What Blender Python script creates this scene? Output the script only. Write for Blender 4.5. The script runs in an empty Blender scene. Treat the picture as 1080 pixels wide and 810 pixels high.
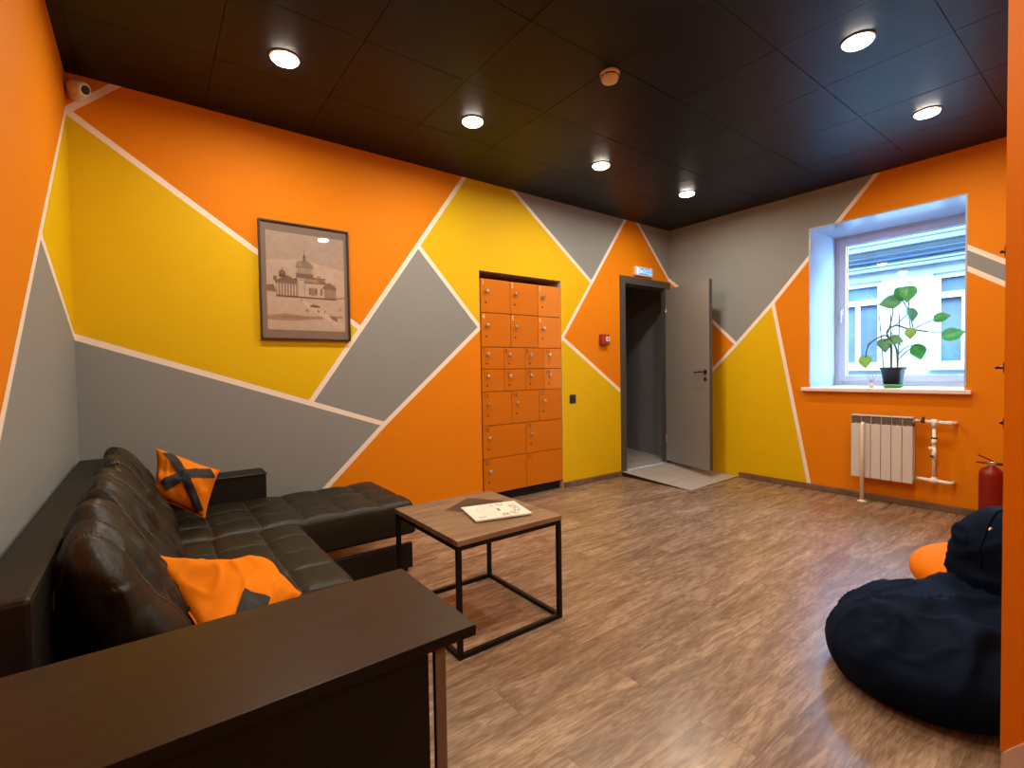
import bpy, bmesh, math, random
from mathutils import Vector, Matrix, noise
from mathutils.bvhtree import BVHTree
random.seed(7)
S = bpy.context.scene
COL = S.collection
PI = math.pi
H = 2.9            # ceiling height
XL = -5.514        # left wall

# ------------------------------------------------------------------ materials
def new_mat(name):
    m = bpy.data.materials.new(name); m.use_nodes = True
    nt = m.node_tree; b = nt.nodes['Principled BSDF']
    return m, nt, b
def mat(name, col, rough=.5, metal=0, bump=0, bscale=200, coat=0, spec=None, var=0, vscale=3, sheen=0):
    m, nt, b = new_mat(name)
    b.inputs['Base Color'].default_value = (*col, 1); b.inputs['Roughness'].default_value = rough
    b.inputs['Metallic'].default_value = metal
    if coat: b.inputs['Coat Weight'].default_value = coat; b.inputs['Coat Roughness'].default_value = .15
    if spec is not None: b.inputs['Specular IOR Level'].default_value = spec
    if sheen: b.inputs['Sheen Weight'].default_value = sheen; b.inputs['Sheen Roughness'].default_value = .5
    tc = nt.nodes.new('ShaderNodeNewGeometry')
    if bump:
        n = nt.nodes.new('ShaderNodeTexNoise'); n.inputs['Scale'].default_value = bscale; n.inputs['Detail'].default_value = 3
        nt.links.new(tc.outputs['Position'], n.inputs['Vector'])
        bp = nt.nodes.new('ShaderNodeBump'); bp.inputs['Strength'].default_value = bump; bp.inputs['Distance'].default_value = .01
        nt.links.new(n.outputs['Fac'], bp.inputs['Height']); nt.links.new(bp.outputs['Normal'], b.inputs['Normal'])
    if var:
        n = nt.nodes.new('ShaderNodeTexNoise'); n.inputs['Scale'].default_value = vscale; n.inputs['Detail'].default_value = 4
        nt.links.new(tc.outputs['Position'], n.inputs['Vector'])
        r = nt.nodes.new('ShaderNodeValToRGB')
        r.color_ramp.elements[0].position = .3; r.color_ramp.elements[1].position = .7
        r.color_ramp.elements[0].color = (*[c*(1-var) for c in col], 1); r.color_ramp.elements[1].color = (*[min(1, c*(1+var)) for c in col], 1)
        nt.links.new(n.outputs['Fac'], r.inputs['Fac']); nt.links.new(r.outputs['Color'], b.inputs['Base Color'])
    return m
def emit(name, col, s):
    m, nt, b = new_mat(name)
    b.inputs['Base Color'].default_value = (*col, 1)
    b.inputs['Emission Color'].default_value = (*col, 1); b.inputs['Emission Strength'].default_value = s
    return m

M = {}
M['orange'] = mat('wall paint orange', (.72, .218, .001), .65, spec=.15, bump=.12, bscale=160)
M['yellow'] = mat('wall paint yellow', (.70, .448, .001), .6, spec=.15, bump=.12, bscale=160)
M['grey'] = mat('wall paint grey', (.252, .262, .250), .6, spec=.2, bump=.12, bscale=160)
M['stripe'] = mat('wall paint white line', (.86, .74, .63), .6, bump=.08, bscale=160)
M['ceil'] = mat('black ceiling tile', (.0062, .0085, .0165), .40, spec=.20, bump=.10, bscale=14, var=.25, vscale=6)
M['ceil_gap'] = mat('ceiling groove', (.004, .003, .003), .7)
M['white_plastic'] = mat('white plastic', (.75, .72, .69), .3)
M['cream_plastic'] = mat('cream plastic', (.70, .58, .42), .4)
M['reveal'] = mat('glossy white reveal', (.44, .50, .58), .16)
M['frame_pvc'] = mat('window pvc', (.68, .67, .72), .3)
M['sill'] = mat('sill cream', (.80, .72, .66), .35)
M['black'] = mat('black metal', (.004, .0035, .003), .5, spec=.25)
M['rubber'] = mat('black rubber', (.01, .01, .01), .6)
M['leather'] = mat('black brown leather', (.0125, .0095, .0042), .42, spec=.33, bump=.14, bscale=120)
M['seam'] = mat('leather seam sheen', (.085, .070, .048), .4)  # paler than the leather: sheen along the stitching put into the colour
M['leather_frame'] = mat('black leather frame', (.0055, .0038, .0022), .5, spec=.35, bump=.2, bscale=150)
M['pillow'] = mat('orange plush', (.74, .20, .005), .9, spec=.1, bump=.15, bscale=300)
M['band'] = mat('dark felt band', (.028, .026, .027), .9, bump=.2, bscale=300)
M['navy'] = mat('navy canvas', (.0014, .0055, .0175), .75, bump=.3, bscale=350, spec=.07)
M['orange_cloth'] = mat('orange canvas', (.78, .20, .004), .8, spec=.1, bump=.2, bscale=300)
M['locker'] = mat('locker orange', (.56, .152, .002), .5, spec=.15)
M['locker2'] = mat('locker orange faded', (.64, .20, .02), .5, spec=.15)  # lighter orange for a few of the locker doors
M['locker_in'] = mat('locker gap', (.22, .03, .002), .6)
M['recess'] = mat('recess plaster', (.50, .46, .40), .8)
M['recess_edge'] = mat('pale plaster', (.62, .55, .46), .8)
M['steel'] = mat('brushed steel', (.75, .70, .62), .28, metal=1)
M['ink'] = mat('dark ink', (.03, .025, .02), .6)
M['pale_ink'] = mat('pale print', (.85, .70, .55), .5)
M['door'] = mat('grey door paint', (.225, .21, .195), .45, bump=.05, bscale=90)
M['door_frame'] = mat('dark grey frame', (.062, .057, .052), .45)
M['corr'] = mat('corridor grey wall', (.23, .235, .245), .6, bump=.1, bscale=120)
M['tile_grout'] = mat('grout', (.22, .19, .17), .8)
M['red'] = mat('red paint', (.22, .006, .002), .4)
M['redbox'] = mat('red plastic', (.32, .02, .006), .4)
M['rad'] = mat('radiator enamel', (.62, .585, .55), .35)
M['radgrille'] = mat('radiator grille', (.20, .17, .15), .5)
M['pipe'] = mat('white pipe', (.88, .84, .79), .35)
M['leaf'] = mat('green leaf', (.045, .38, .085), .4, var=.25, vscale=20)
M['leaf_pale'] = mat('yellow green leaf', (.20, .50, .06), .45, var=.2, vscale=20)
M['leaf_under'] = mat('grey green leaf', (.10, .36, .17), .5, var=.2, vscale=20)
M['stem'] = mat('plant stem', (.10, .12, .08), .6)
M['stick'] = mat('dark stick', (.10, .055, .05), .6)
M['pot'] = mat('black pot', (.012, .014, .022), .45)
M['saucer'] = mat('green saucer', (.12, .42, .12), .4)
M['soil'] = mat('soil', (.02, .012, .008), .9)
M['paper'] = mat('magazine paper', (.78, .72, .62), .45)
M['greycover'] = mat('grey magazine cover', (.036, .031, .024), .4, var=.3, vscale=25)
M['sep_lines'] = mat('grey print', (.38, .35, .32), .6)
M['frame_dark'] = mat('picture frame', (.02, .008, .006), .35)
M['mat_board'] = mat('mat board', (.185, .14, .105), .6)
for i, c in enumerate([(.46, .355, .27), (.56, .43, .32), (.36, .25, .17), (.20, .125, .08), (.10, .058, .034), (.62, .50, .39), (.28, .19, .125)]):
    M['sep%d' % i] = mat('sepia %d' % i, tuple(q*.82 for q in c), .6, var=.07, vscale=30)
M['wall_ext'] = mat('outer plaster', (.25, .25, .25), .9)
M['facade'] = mat('facade plaster', (.23, .225, .215), .9, var=.12, vscale=2.5)
M['ext_white'] = mat('outside window white', (.45, .44, .43), .7)
M['ext_glass'] = mat('outside window glass', (.062, .080, .098), .5, spec=.04, var=.3, vscale=2)
M['ext_band'] = mat('outside duct blue grey', (.115, .13, .15), .6, spec=.1)
M['ext_dark'] = mat('outside cable grey', (.035, .045, .06), .6, spec=.1)
M['ground'] = mat('asphalt', (.2, .2, .2), .9)
M['curtain'] = mat('pale curtain', (.55, .66, .76), .9)
M['baseboard'] = mat('brown baseboard', (.17, .095, .055), .4, var=.3, vscale=12)
M['blue_disp'] = emit('sign display blue', (.10, .30, .80), .55)
M['sign_white'] = emit('sign lettering', (.62, .82, 1), .8)
M['lamp_ring'] = mat('lamp ring', (.5, .46, .42), .4)
M['lamp'] = emit('lamp diffuser', (1, .88, .74), 42)
M['hook_metal'] = mat('black hook', (.015, .01, .01), .35)
M['rug_white'] = mat('white plinth', (.62, .56, .50), .5)

def wood_floor():
    m, nt, b = new_mat('laminate floor'); N = nt.nodes.new; L = nt.links.new
    g = N('ShaderNodeNewGeometry')
    br = N('ShaderNodeTexBrick'); br.offset = .37; br.inputs['Scale'].default_value = 1
    br.inputs['Brick Width'].default_value = 1.24; br.inputs['Row Height'].default_value = .195
    br.inputs['Mortar Size'].default_value = .0012; br.inputs['Mortar Smooth'].default_value = .1
    br.inputs['Color1'].default_value = (0, 0, 0, 1); br.inputs['Color2'].default_value = (1, 1, 1, 1)
    br.inputs['Mortar'].default_value = (.5, .5, .5, 1)
    L(g.outputs['Position'], br.inputs['Vector'])
    # grain shifted per plank
    ad = N('ShaderNodeVectorMath'); ad.operation = 'MULTIPLY_ADD'
    L(br.outputs['Color'], ad.inputs[0]); ad.inputs[1].default_value = (7.3, 3.1, 0); L(g.outputs['Position'], ad.inputs[2])
    mp = N('ShaderNodeMapping'); mp.inputs['Scale'].default_value = (1.25, 7.0, 1); L(ad.outputs[0], mp.inputs['Vector'])
    n1 = N('ShaderNodeTexNoise'); n1.inputs['Scale'].default_value = 1.5; n1.inputs['Detail'].default_value = 7; n1.inputs['Roughness'].default_value = .62; n1.inputs['Distortion'].default_value = 1.3
    L(mp.outputs[0], n1.inputs['Vector'])
    mp2 = N('ShaderNodeMapping'); mp2.inputs['Scale'].default_value = (6, 42, 1); L(ad.outputs[0], mp2.inputs['Vector'])
    n2 = N('ShaderNodeTexNoise'); n2.inputs['Scale'].default_value = 1.4; n2.inputs['Detail'].default_value = 5; n2.inputs['Distortion'].default_value = 1.6
    L(mp2.outputs[0], n2.inputs['Vector'])
    r = N('ShaderNodeValToRGB'); e = r.color_ramp.elements
    e[0].position = .30; e[0].color = (.18, .110, .066, 1); e[1].position = .74; e[1].color = (.48, .34, .23, 1)
    x = e.new(.45); x.color = (.275, .18, .111, 1); x = e.new(.56); x.color = (.35, .236, .150, 1)
    L(n1.outputs['Fac'], r.inputs['Fac'])
    r2 = N('ShaderNodeValToRGB'); r2.color_ramp.elements[0].position = .38; r2.color_ramp.elements[0].color = (.50, .47, .44, 1)
    r2.color_ramp.elements[1].position = .65; r2.color_ramp.elements[1].color = (1.0, 1.0, 1.0, 1); L(n2.outputs['Fac'], r2.inputs['Fac'])
    mx = N('ShaderNodeMix'); mx.data_type = 'RGBA'; mx.blend_type = 'MULTIPLY'; mx.inputs['Factor'].default_value = .8
    L(r.outputs['Color'], mx.inputs['A']); L(r2.outputs['Color'], mx.inputs['B'])
    # per plank tone
    r3 = N('ShaderNodeValToRGB'); r3.color_ramp.elements[0].color = (.86, .85, .85, 1); r3.color_ramp.elements[1].color = (1.1, 1.1, 1.08, 1)
    L(br.outputs['Color'], r3.inputs['Fac'])
    mx2 = N('ShaderNodeMix'); mx2.data_type = 'RGBA'; mx2.blend_type = 'MULTIPLY'; mx2.inputs['Factor'].default_value = 1
    L(mx.outputs['Result'], mx2.inputs['A']); L(r3.outputs['Color'], mx2.inputs['B'])
    mx3 = N('ShaderNodeMix'); mx3.data_type = 'RGBA'; mx3.inputs['B'].default_value = (.10, .055, .03, 1)
    mm = N('ShaderNodeMath'); mm.operation = 'MULTIPLY'; mm.inputs[1].default_value = .6; L(br.outputs['Fac'], mm.inputs[0])
    L(mm.outputs[0], mx3.inputs['Factor']); L(mx2.outputs['Result'], mx3.inputs['A'])
    L(mx3.outputs['Result'], b.inputs['Base Color'])
    b.inputs['Roughness'].default_value = .27
    bp = N('ShaderNodeBump'); bp.inputs['Strength'].default_value = .15; bp.inputs['Distance'].default_value = .004
    L(n2.outputs['Fac'], bp.inputs['Height']); L(bp.outputs['Normal'], b.inputs['Normal'])
    return m
M['floor'] = wood_floor()
def table_wood(name, c0, c1, rough, sc=(2.2, 22, 3), spec=.5):
    m, nt, b = new_mat(name); N = nt.nodes.new; L = nt.links.new
    g = N('ShaderNodeNewGeometry'); mp = N('ShaderNodeMapping'); mp.inputs['Scale'].default_value = sc
    n = N('ShaderNodeTexNoise'); n.inputs['Scale'].default_value = 1.2; n.inputs['Detail'].default_value = 6; n.inputs['Distortion'].default_value = .6
    L(g.outputs['Position'], mp.inputs['Vector']); L(mp.outputs[0], n.inputs['Vector'])
    r = N('ShaderNodeValToRGB'); r.color_ramp.elements[0].position = .3; r.color_ramp.elements[1].position = .7
    r.color_ramp.elements[0].color = (*c0, 1); r.color_ramp.elements[1].color = (*c1, 1)
    L(n.outputs['Fac'], r.inputs['Fac']); L(r.outputs['Color'], b.inputs['Base Color']); b.inputs['Roughness'].default_value = rough; b.inputs['Specular IOR Level'].default_value = spec
    return m
M['oak'] = table_wood('oak tabletop', (.125, .075, .038), (.285, .185, .105), .40)
M['wenge'] = table_wood('dark brown laminate', (.020, .0095, .0032), (.029, .0138, .0052), .34, spec=.24)
M['legwood'] = table_wood('grey brown board', (.12, .09, .068), (.20, .15, .112), .5, (26, 26, 3), .2)
def tile_mat():
    m, nt, b = new_mat('beige floor tile'); N = nt.nodes.new; L = nt.links.new
    g = N('ShaderNodeNewGeometry')
    mp = N('ShaderNodeMapping'); mp.inputs['Location'].default_value = (.02, .01, 0); L(g.outputs['Position'], mp.inputs['Vector'])
    br = N('ShaderNodeTexBrick'); br.offset = 0; br.inputs['Scale'].default_value = 1
    br.inputs['Brick Width'].default_value = .3; br.inputs['Row Height'].default_value = .3; br.inputs['Mortar Size'].default_value = .004
    br.inputs['Color1'].default_value = (.48, .43, .39, 1); br.inputs['Color2'].default_value = (.42, .38, .345, 1); br.inputs['Mortar'].default_value = (.20, .17, .15, 1)
    L(mp.outputs[0], br.inputs['Vector']); L(br.outputs['Color'], b.inputs['Base Color']); b.inputs['Roughness'].default_value = .35
    return m
M['tile'] = tile_mat()
def glass_mat(name, refl=.08, tint=(1, 1, 1)):
    m = bpy.data.materials.new(name); m.use_nodes = True; nt = m.node_tree; nt.nodes.clear(); N = nt.nodes.new; L = nt.links.new
    o = N('ShaderNodeOutputMaterial'); t = N('ShaderNodeBsdfTransparent'); t.inputs[0].default_value = (*tint, 1)
    g = N('ShaderNodeBsdfGlossy'); g.inputs['Roughness'].default_value = .02
    ge = N('ShaderNodeNewGeometry'); dp = N('ShaderNodeVectorMath'); dp.operation = 'DOT_PRODUCT'; L(ge.outputs['Incoming'], dp.inputs[0]); L(ge.outputs['Normal'], dp.inputs[1])
    def mth(op, a, b=None):
        n = N('ShaderNodeMath'); n.operation = op
        for i, v in enumerate((a, b)):
            if v is None: continue
            if isinstance(v, (int, float)): n.inputs[i].default_value = v
            else: L(v, n.inputs[i])
        return n.outputs[0]
    fr_ = mth('ADD', mth('MULTIPLY', mth('POWER', mth('SUBTRACT', 1.0, mth('ABSOLUTE', dp.outputs['Value'])), 5.0), .9), refl)
    mx = N('ShaderNodeMixShader'); L(fr_, mx.inputs[0]); L(t.outputs[0], mx.inputs[1]); L(g.outputs[0], mx.inputs[2]); L(mx.outputs[0], o.inputs[0])
    return m
M['glass'] = glass_mat('window glass')
M['clear'] = glass_mat('clear glass', .045, tint=(.97, .96, .97))

# ------------------------------------------------------------------ mesh helpers
def bx(bm, x0, x1, y0, y1, z0, z1, bev=0, mi=0, rot=None, piv=None):
    vs = [bm.verts.new((x, y, z)) for x in (x0, x1) for y in (y0, y1) for z in (z0, z1)]
    q = [(0, 1, 3, 2), (4, 6, 7, 5), (0, 4, 5, 1), (2, 3, 7, 6), (0, 2, 6, 4), (1, 5, 7, 3)]
    fs = [bm.faces.new([vs[i] for i in f]) for f in q]
    for f in fs: f.material_index = mi
    if bev:
        es = list({e for f in fs for e in f.edges})
        r = bmesh.ops.bevel(bm, geom=es, offset=bev, segments=2, affect='EDGES', profile=.5)
        for f in r['faces']: f.material_index = mi
        vs = list({v for v in vs if v.is_valid} | {v for f in r['faces'] for v in f.verts})
    if rot is not None:
        bmesh.ops.transform(bm, matrix=Matrix.Translation(piv) @ rot @ Matrix.Translation(-Vector(piv)), verts=vs)
    return vs
def tube(bm, pts, r, n=10, caps=True, mi=0):
    pts = [Vector(p) for p in pts]; rings = []
    rr = r if isinstance(r, (list, tuple)) else [r]*len(pts)
    up = None
    for i, p in enumerate(pts):
        d = (pts[min(i+1, len(pts)-1)] - pts[max(i-1, 0)]).normalized()
        if up is None:
            a = Vector((0, 0, 1)) if abs(d.z) < .9 else Vector((1, 0, 0))
            up = d.cross(a).normalized()
        else:
            up = (up - d*up.dot(d)).normalized()
        v = d.cross(up)
        rings.append([bm.verts.new(p + (up*math.cos(t) + v*math.sin(t))*rr[i]) for t in [2*PI*k/n for k in range(n)]])
    for a, b in zip(rings, rings[1:]):
        for k in range(n):
            f = bm.faces.new((a[k], a[(k+1) % n], b[(k+1) % n], b[k])); f.material_index = mi; f.smooth = True
    if caps:
        f = bm.faces.new(rings[0]); f.material_index = mi
        f = bm.faces.new(list(reversed(rings[-1]))); f.material_index = mi
def lathe(bm, prof, center=(0, 0, 0), n=32, axis='z', mi=0, smooth=True):
    c = Vector(center); rings = []
    for r, h in prof:
        ring = []
        for k in range(n):
            t = 2*PI*k/n; a, b = r*math.cos(t), r*math.sin(t)
            ring.append(bm.verts.new(c + (Vector((a, b, h)) if axis == 'z' else Vector((a, -h, b)) if axis == 'y' else Vector((h, a, b)))))
        rings.append(ring)
    for a, b in zip(rings, rings[1:]):
        for k in range(n):
            f = bm.faces.new((a[k], a[(k+1) % n], b[(k+1) % n], b[k])); f.material_index = mi; f.smooth = smooth
    for rg, rev in ((rings[0], True), (rings[-1], False)):
        f = bm.faces.new(list(reversed(rg)) if rev else rg); f.material_index = mi
def prism(bm, poly, z0, z1, mi=0):
    a = [bm.verts.new((x, y, z0)) for x, y in poly]; b = [bm.verts.new((x, y, z1)) for x, y in poly]
    bm.faces.new(list(reversed(a))).material_index = mi; bm.faces.new(b).material_index = mi
    for i in range(len(poly)):
        j = (i+1) % len(poly); bm.faces.new((a[i], a[j], b[j], b[i])).material_index = mi
def link(name, bm, mats, parent=None, normals=True, smooth=False):
    if normals: bmesh.ops.recalc_face_normals(bm, faces=bm.faces[:])
    me = bpy.data.meshes.new(name); bm.to_mesh(me); bm.free()
    for m in (mats if isinstance(mats, (list, tuple)) else [mats]): me.materials.append(M[m] if isinstance(m, str) else m)
    if smooth:
        for p in me.polygons: p.use_smooth = True
    o = bpy.data.objects.new(name, me); COL.objects.link(o)
    if parent is not None:
        o.parent = parent
        # parts hold world coordinates; a parent that is itself a part already sits at the world origin
        o.matrix_parent_inverse = Matrix.Translation(-parent.location) if parent.parent is None else Matrix.Identity(4)
    return o
def B(): return bmesh.new()
def box_obj(name, m, parent, *a, **k):
    bm = B(); bx(bm, *a, **k); return link(name, bm, m, parent)
def tag(o, label, cat, group=None, kind=None):
    o['label'] = label; o['category'] = cat
    if group: o['group'] = group
    if kind: o['kind'] = kind
    return o
def thing(name, loc, label, cat, group=None):
    o = bpy.data.objects.new(name, None); COL.objects.link(o); o.location = loc; o.empty_display_size = .1
    return tag(o, label, cat, group)
def struct(name, bm, mats, label=None, normals=True):
    o = link(name, bm, mats, None, normals); o['kind'] = 'structure'
    if label: o['label'] = label
    return o
def text_bm(bm, s, size, origin, ux, uy, mi=0, align='LEFT', sx=1.0, depth=0):
    c = bpy.data.curves.new('lettering', 'FONT'); c.body = s; c.size = size; c.align_x = align; c.resolution_u = 2
    t = bpy.data.objects.new('lettering', c); COL.objects.link(t)
    dg = bpy.context.evaluated_depsgraph_get(); dg.update()
    me = bpy.data.meshes.new_from_object(t.evaluated_get(dg))
    ux = Vector(ux); uy = Vector(uy); o = Vector(origin)
    vs = [bm.verts.new(o + ux*(v.co.x*sx) + uy*v.co.y) for v in me.vertices]
    for p in me.polygons:
        try: f = bm.faces.new([vs[i] for i in p.vertices]); f.material_index = mi
        except ValueError: pass
    bpy.data.objects.remove(t); bpy.data.curves.remove(c); bpy.data.meshes.remove(me)

# ------------------------------------------------------------------ painted walls: rectangles cut along the painted lines
def clip(poly, a, b, c):   # split by a*x+b*y=c
    pos, neg = [], []; n = len(poly)
    d = [a*p[0]+b*p[1]-c for p in poly]
    if all(x >= -1e-7 for x in d): return poly, None
    if all(x <= 1e-7 for x in d): return None, poly
    for i in range(n):
        p, q, dp, dq = poly[i], poly[(i+1) % n], d[i], d[(i+1) % n]
        if dp >= 0: pos.append(p)
        if dp <= 0: neg.append(p)
        if dp*dq < 0:
            t = dp/(dp-dq); r = (p[0]+(q[0]-p[0])*t, p[1]+(q[1]-p[1])*t); pos.append(r); neg.append(r)
    return (pos if len(pos) > 2 else None), (neg if len(neg) > 2 else None)
def pip(p, poly):
    x, y = p; ins = False
    for i in range(len(poly)):
        x1, y1 = poly[i]; x2, y2 = poly[(i+1) % len(poly)]
        if (y1 > y) != (y2 > y) and x < (x2-x1)*(y-y1)/(y2-y1)+x1: ins = not ins
    return ins
def area(p):
    return abs(sum(p[i][0]*p[(i+1) % len(p)][1]-p[(i+1) % len(p)][0]*p[i][1] for i in range(len(p))))/2
WCOL = ['orange', 'yellow', 'grey', 'stripe']
def mural(name, rects, lines, regions, default, to3, w=.036, label=None):
    polys = [[(r[0], r[2]), (r[1], r[2]), (r[1], r[3]), (r[0], r[3])] for r in rects]
    L = []
    for (x1, y1), (x2, y2) in lines:
        l = math.hypot(x2-x1, y2-y1); nx, ny = -(y2-y1)/l, (x2-x1)/l; c = nx*x1+ny*y1
        L.append((x1, y1, (x2-x1)/l, (y2-y1)/l, l, nx, ny, c))
        for s in (-1, 1):
            out = []
            for p in polys:
                a, b = clip(p, nx, ny, c+s*w/2); out += [q for q in (a, b) if q]
            polys = out
    bm = B()
    for p in polys:
        if area(p) < 1e-7: continue
        cx = sum(q[0] for q in p)/len(p); cy = sum(q[1] for q in p)/len(p)
        mi = None
        for x1, y1, dx, dy, l, nx, ny, c in L:
            t = (cx-x1)*dx+(cy-y1)*dy
            if abs(nx*cx+ny*cy-c) < w/2 and -w*.3 < t < l+w*.3: mi = 3; break
        if mi is None:
            mi = default
            for col, poly in regions:
                if pip((cx, cy), poly): mi = col; break
        bm.faces.new([bm.verts.new(to3(*q)) for q in p]).material_index = mi
    bmesh.ops.remove_doubles(bm, verts=bm.verts[:], dist=1e-5)
    return struct(name, bm, WCOL, label, normals=False)

# key points of the back wall (x, z)
LX0, LX1, LZ = -2.80, -1.815, 2.11       # locker niche
DX0, DX1, DZ = -.92, -.0, 2.265          # door opening incl. frame
a1 = (-5.514, 2.69); a2 = (-5.294, 2.9); a3 = (-3.905, 1.563); t2 = (-2.935, 2.9); j3 = (-3.39, 2.245)
j25 = (-4.248, 1.025); k = (-2.80, 1.60); j45 = (-3.712, .805); b4 = (-4.56, 0); c5 = (-5.514, 1.436)
t6 = (-2.41, 2.9); j67 = (-1.41, 2.17); t7 = (-.812, 2.9); l7 = (-1.815, 1.52); l8 = (-1.815, 1.545); d8 = (-.90, .95)
t9 = (-.598, 2.9); e9 = (0, 2.296)
lines = [(a1, a2), (a1, a3), (t2, j25), (j3, k), (k, j45), (j45, b4), (c5, j45), (t6, j67), (t7, l7), (l8, d8), (t9, e9)]
O, Y, G = 0, 1, 2
regions = [
    (O, [a1, a2, (-5.514, 2.95)]),
    (O, [a1, a2, (-5.3, 2.95), (-2.9, 2.95), t2, a3]),
    (Y, [a1, a3, j25, c5]),
    (G, [j3, k, j45, j25]),
    (G, [c5, j45, b4, (-5.6, 0)]),
    (Y, [t2, (-2.93, 2.95), (-2.42, 2.95), t6, j67, l7, (-1.815, 2.09), (-2.8, 2.12), k, j3]),
    (G, [t6, (-2.41, 2.95), (-.8, 2.95), t7, j67]),
    (O, [t7, (-.8, 2.95), (-.6, 2.95), t9, e9, (.1, 2.2), (-.9, 2.2), d8, l8]),
    (Y, [l8, d8, (-.8, .9), (-.8, 0), (-1.815, 0)]),
    (G, [t9, (-.6, 2.95), (.1, 2.95), (.1, 2.2), e9]),
]
HW = H+.0055
rects = [(XL, LX0, 0, HW), (LX0, LX1, LZ, HW), (LX1, DX0, 0, HW), (DX0, DX1, DZ, HW)]
mural('wall_back', rects, lines, regions, O, lambda u, v: (u, 0, v), label='back wall painted in orange, yellow and grey shapes with white lines')

# window wall (y, z); u runs towards the camera side
WY0, WY1, WZ0, WZ1 = -2.725, -1.602, 1.0, 2.535
e = (0, 2.30); m1 = (-.583, 1.743); j = (-.856, 1.462); q1 = (0, .62); top11 = (-2.14, 2.9); q12 = (-1.245, 1.868); b12 = (-1.60, 0)
s1 = (-2.60, 2.225); s2 = (-5.30, .255); s3 = (-2.60, 2.06); s4 = (-5.30, .075)
wl = [(e, (-.10, 2.214)), ((-.10, 2.214), j), (q1, j), (j, q12), (q12, top11), (q12, b12), (s1, s2), (s3, s4)]
wr = [
    (G, [e, j, q12, top11, (-2.14, 2.95), (.1, 2.95)]),
    (O, [e, j, q1, (.1, .5), (.1, 2.3)]),
    (Y, [q1, j, q12, b12, (.1, 0), (.1, .6)]),
    (G, [s1, s2, s4, s3]),
]
YN = -5.2
wrects = [(YN, WY0, 0, HW), (WY0, WY1, 0, WZ0), (WY0, WY1, WZ1, HW), (WY1, 0, 0, HW)]
mural('wall_right', wrects, wl, wr, O, lambda u, v: (0, u, v), label='window wall painted in grey, yellow and orange shapes')

# left wall (y, z)
la = (0, 2.69); lb = (-1.02, 1.775); lc = (-2.30, .62); ld = (0, 1.436)
ll = [(la, lb), (lb, lc), (lb, ld)]
lr = [(Y, [la, lb, ld]), (G, [lb, lc, (-2.9, 0), (.1, 0), (.1, 1.43), ld])]
mural('wall_left', [(YN, 0, 0, HW)], ll, lr, O, lambda u, v: (XL, u, v), w=.04, label='left wall, orange above grey with a yellow wedge by the corner')

bm = B(); bm.faces.new([bm.verts.new(p) for p in ((XL, YN, 0), (0, YN, 0), (0, YN, HW), (XL, YN, HW))]); struct('wall_front', bm, 'orange')
# splayed partition at the right edge of the picture
bm = B(); prism(bm, [(-3.374, -3.411), (0, -4.16), (0, -4.50)], .15, H+.001); struct('wall_partition', bm, 'orange', 'orange partition end at the right edge')
bm = B(); prism(bm, [(-3.378, -3.413), (0, -4.165), (0, -4.51)], 0, .15); struct('baseboard_partition', bm, 'rug_white')

# floor
bm = B(); bm.faces.new([bm.verts.new(p) for p in ((XL, YN, 0), (0, YN, 0), (0, 0, 0), (XL, 0, 0))])
bm.faces.new([bm.verts.new(p) for p in ((LX0, 0, 0), (LX1, 0, 0), (LX1, .5, 0), (LX0, .5, 0))]); struct('floor', bm, 'floor')
# ceiling tiles 0.6 m
bm = B(); g = .0018
bx(bm, XL-.25, .25, YN-.25, .25, H+.0062, H+.12, mi=1)
xs = [XL]; x = -.06-.6*9
while x < 0: xs.append(x); x += .6
xs.append(0); ys = [YN]; y = -.01-.6*8
while y < -.02: ys.append(y); y += .6
ys.append(0)
for i in range(len(xs)-1):
    for jy in range(len(ys)-1):
        if xs[i+1]-xs[i] < .02: continue
        dz = random.uniform(0, .0012)
        bx(bm, xs[i]+(g if i else -.05), xs[i+1]-(g if i < len(xs)-2 else -.05), ys[jy]+(g if jy else -.05), ys[jy+1]-(g if jy < len(ys)-2 else -.05), H+dz, H+.0061+dz)
struct('ceiling', bm, ['ceil', 'ceil_gap'])

# baseboards
def bboard(name, x0, x1, y0, y1, label=None):
    bm = B(); bx(bm, x0, x1, y0, y1, 0, .058, bev=.005); struct(name, bm, 'baseboard', label)
bboard('baseboard_back', LX1+.005, DX0-.003, -.022, 0)
bboard('baseboard_back_left', XL+.02, LX0-.005, -.022, 0)
bboard('baseboard_right', -.022, 0, -4.15, -.885)
bboard('baseboard_left', XL, XL+.02, YN+.01, -.025)

# niche around the locker (open box)
bm = B()
def quad(bm, pts, mi=0): bm.faces.new([bm.verts.new(p) for p in pts]).material_index = mi
quad(bm, ((LX0, 0, 0), (LX0, .5, 0), (LX0, .5, LZ), (LX0, 0, LZ)))
quad(bm, ((LX1, 0, 0), (LX1, .5, 0), (LX1, .5, LZ), (LX1, 0, LZ)), 1)
quad(bm, ((LX0, 0, LZ), (LX1, 0, LZ), (LX1, .5, LZ), (LX0, .5, LZ)))
quad(bm, ((LX0, .5, 0), (LX1, .5, 0), (LX1, .5, LZ), (LX0, .5, LZ)))
struct('wall_niche', bm, ['recess', 'recess_edge'], 'shallow plaster niche holding the lockers')

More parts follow.
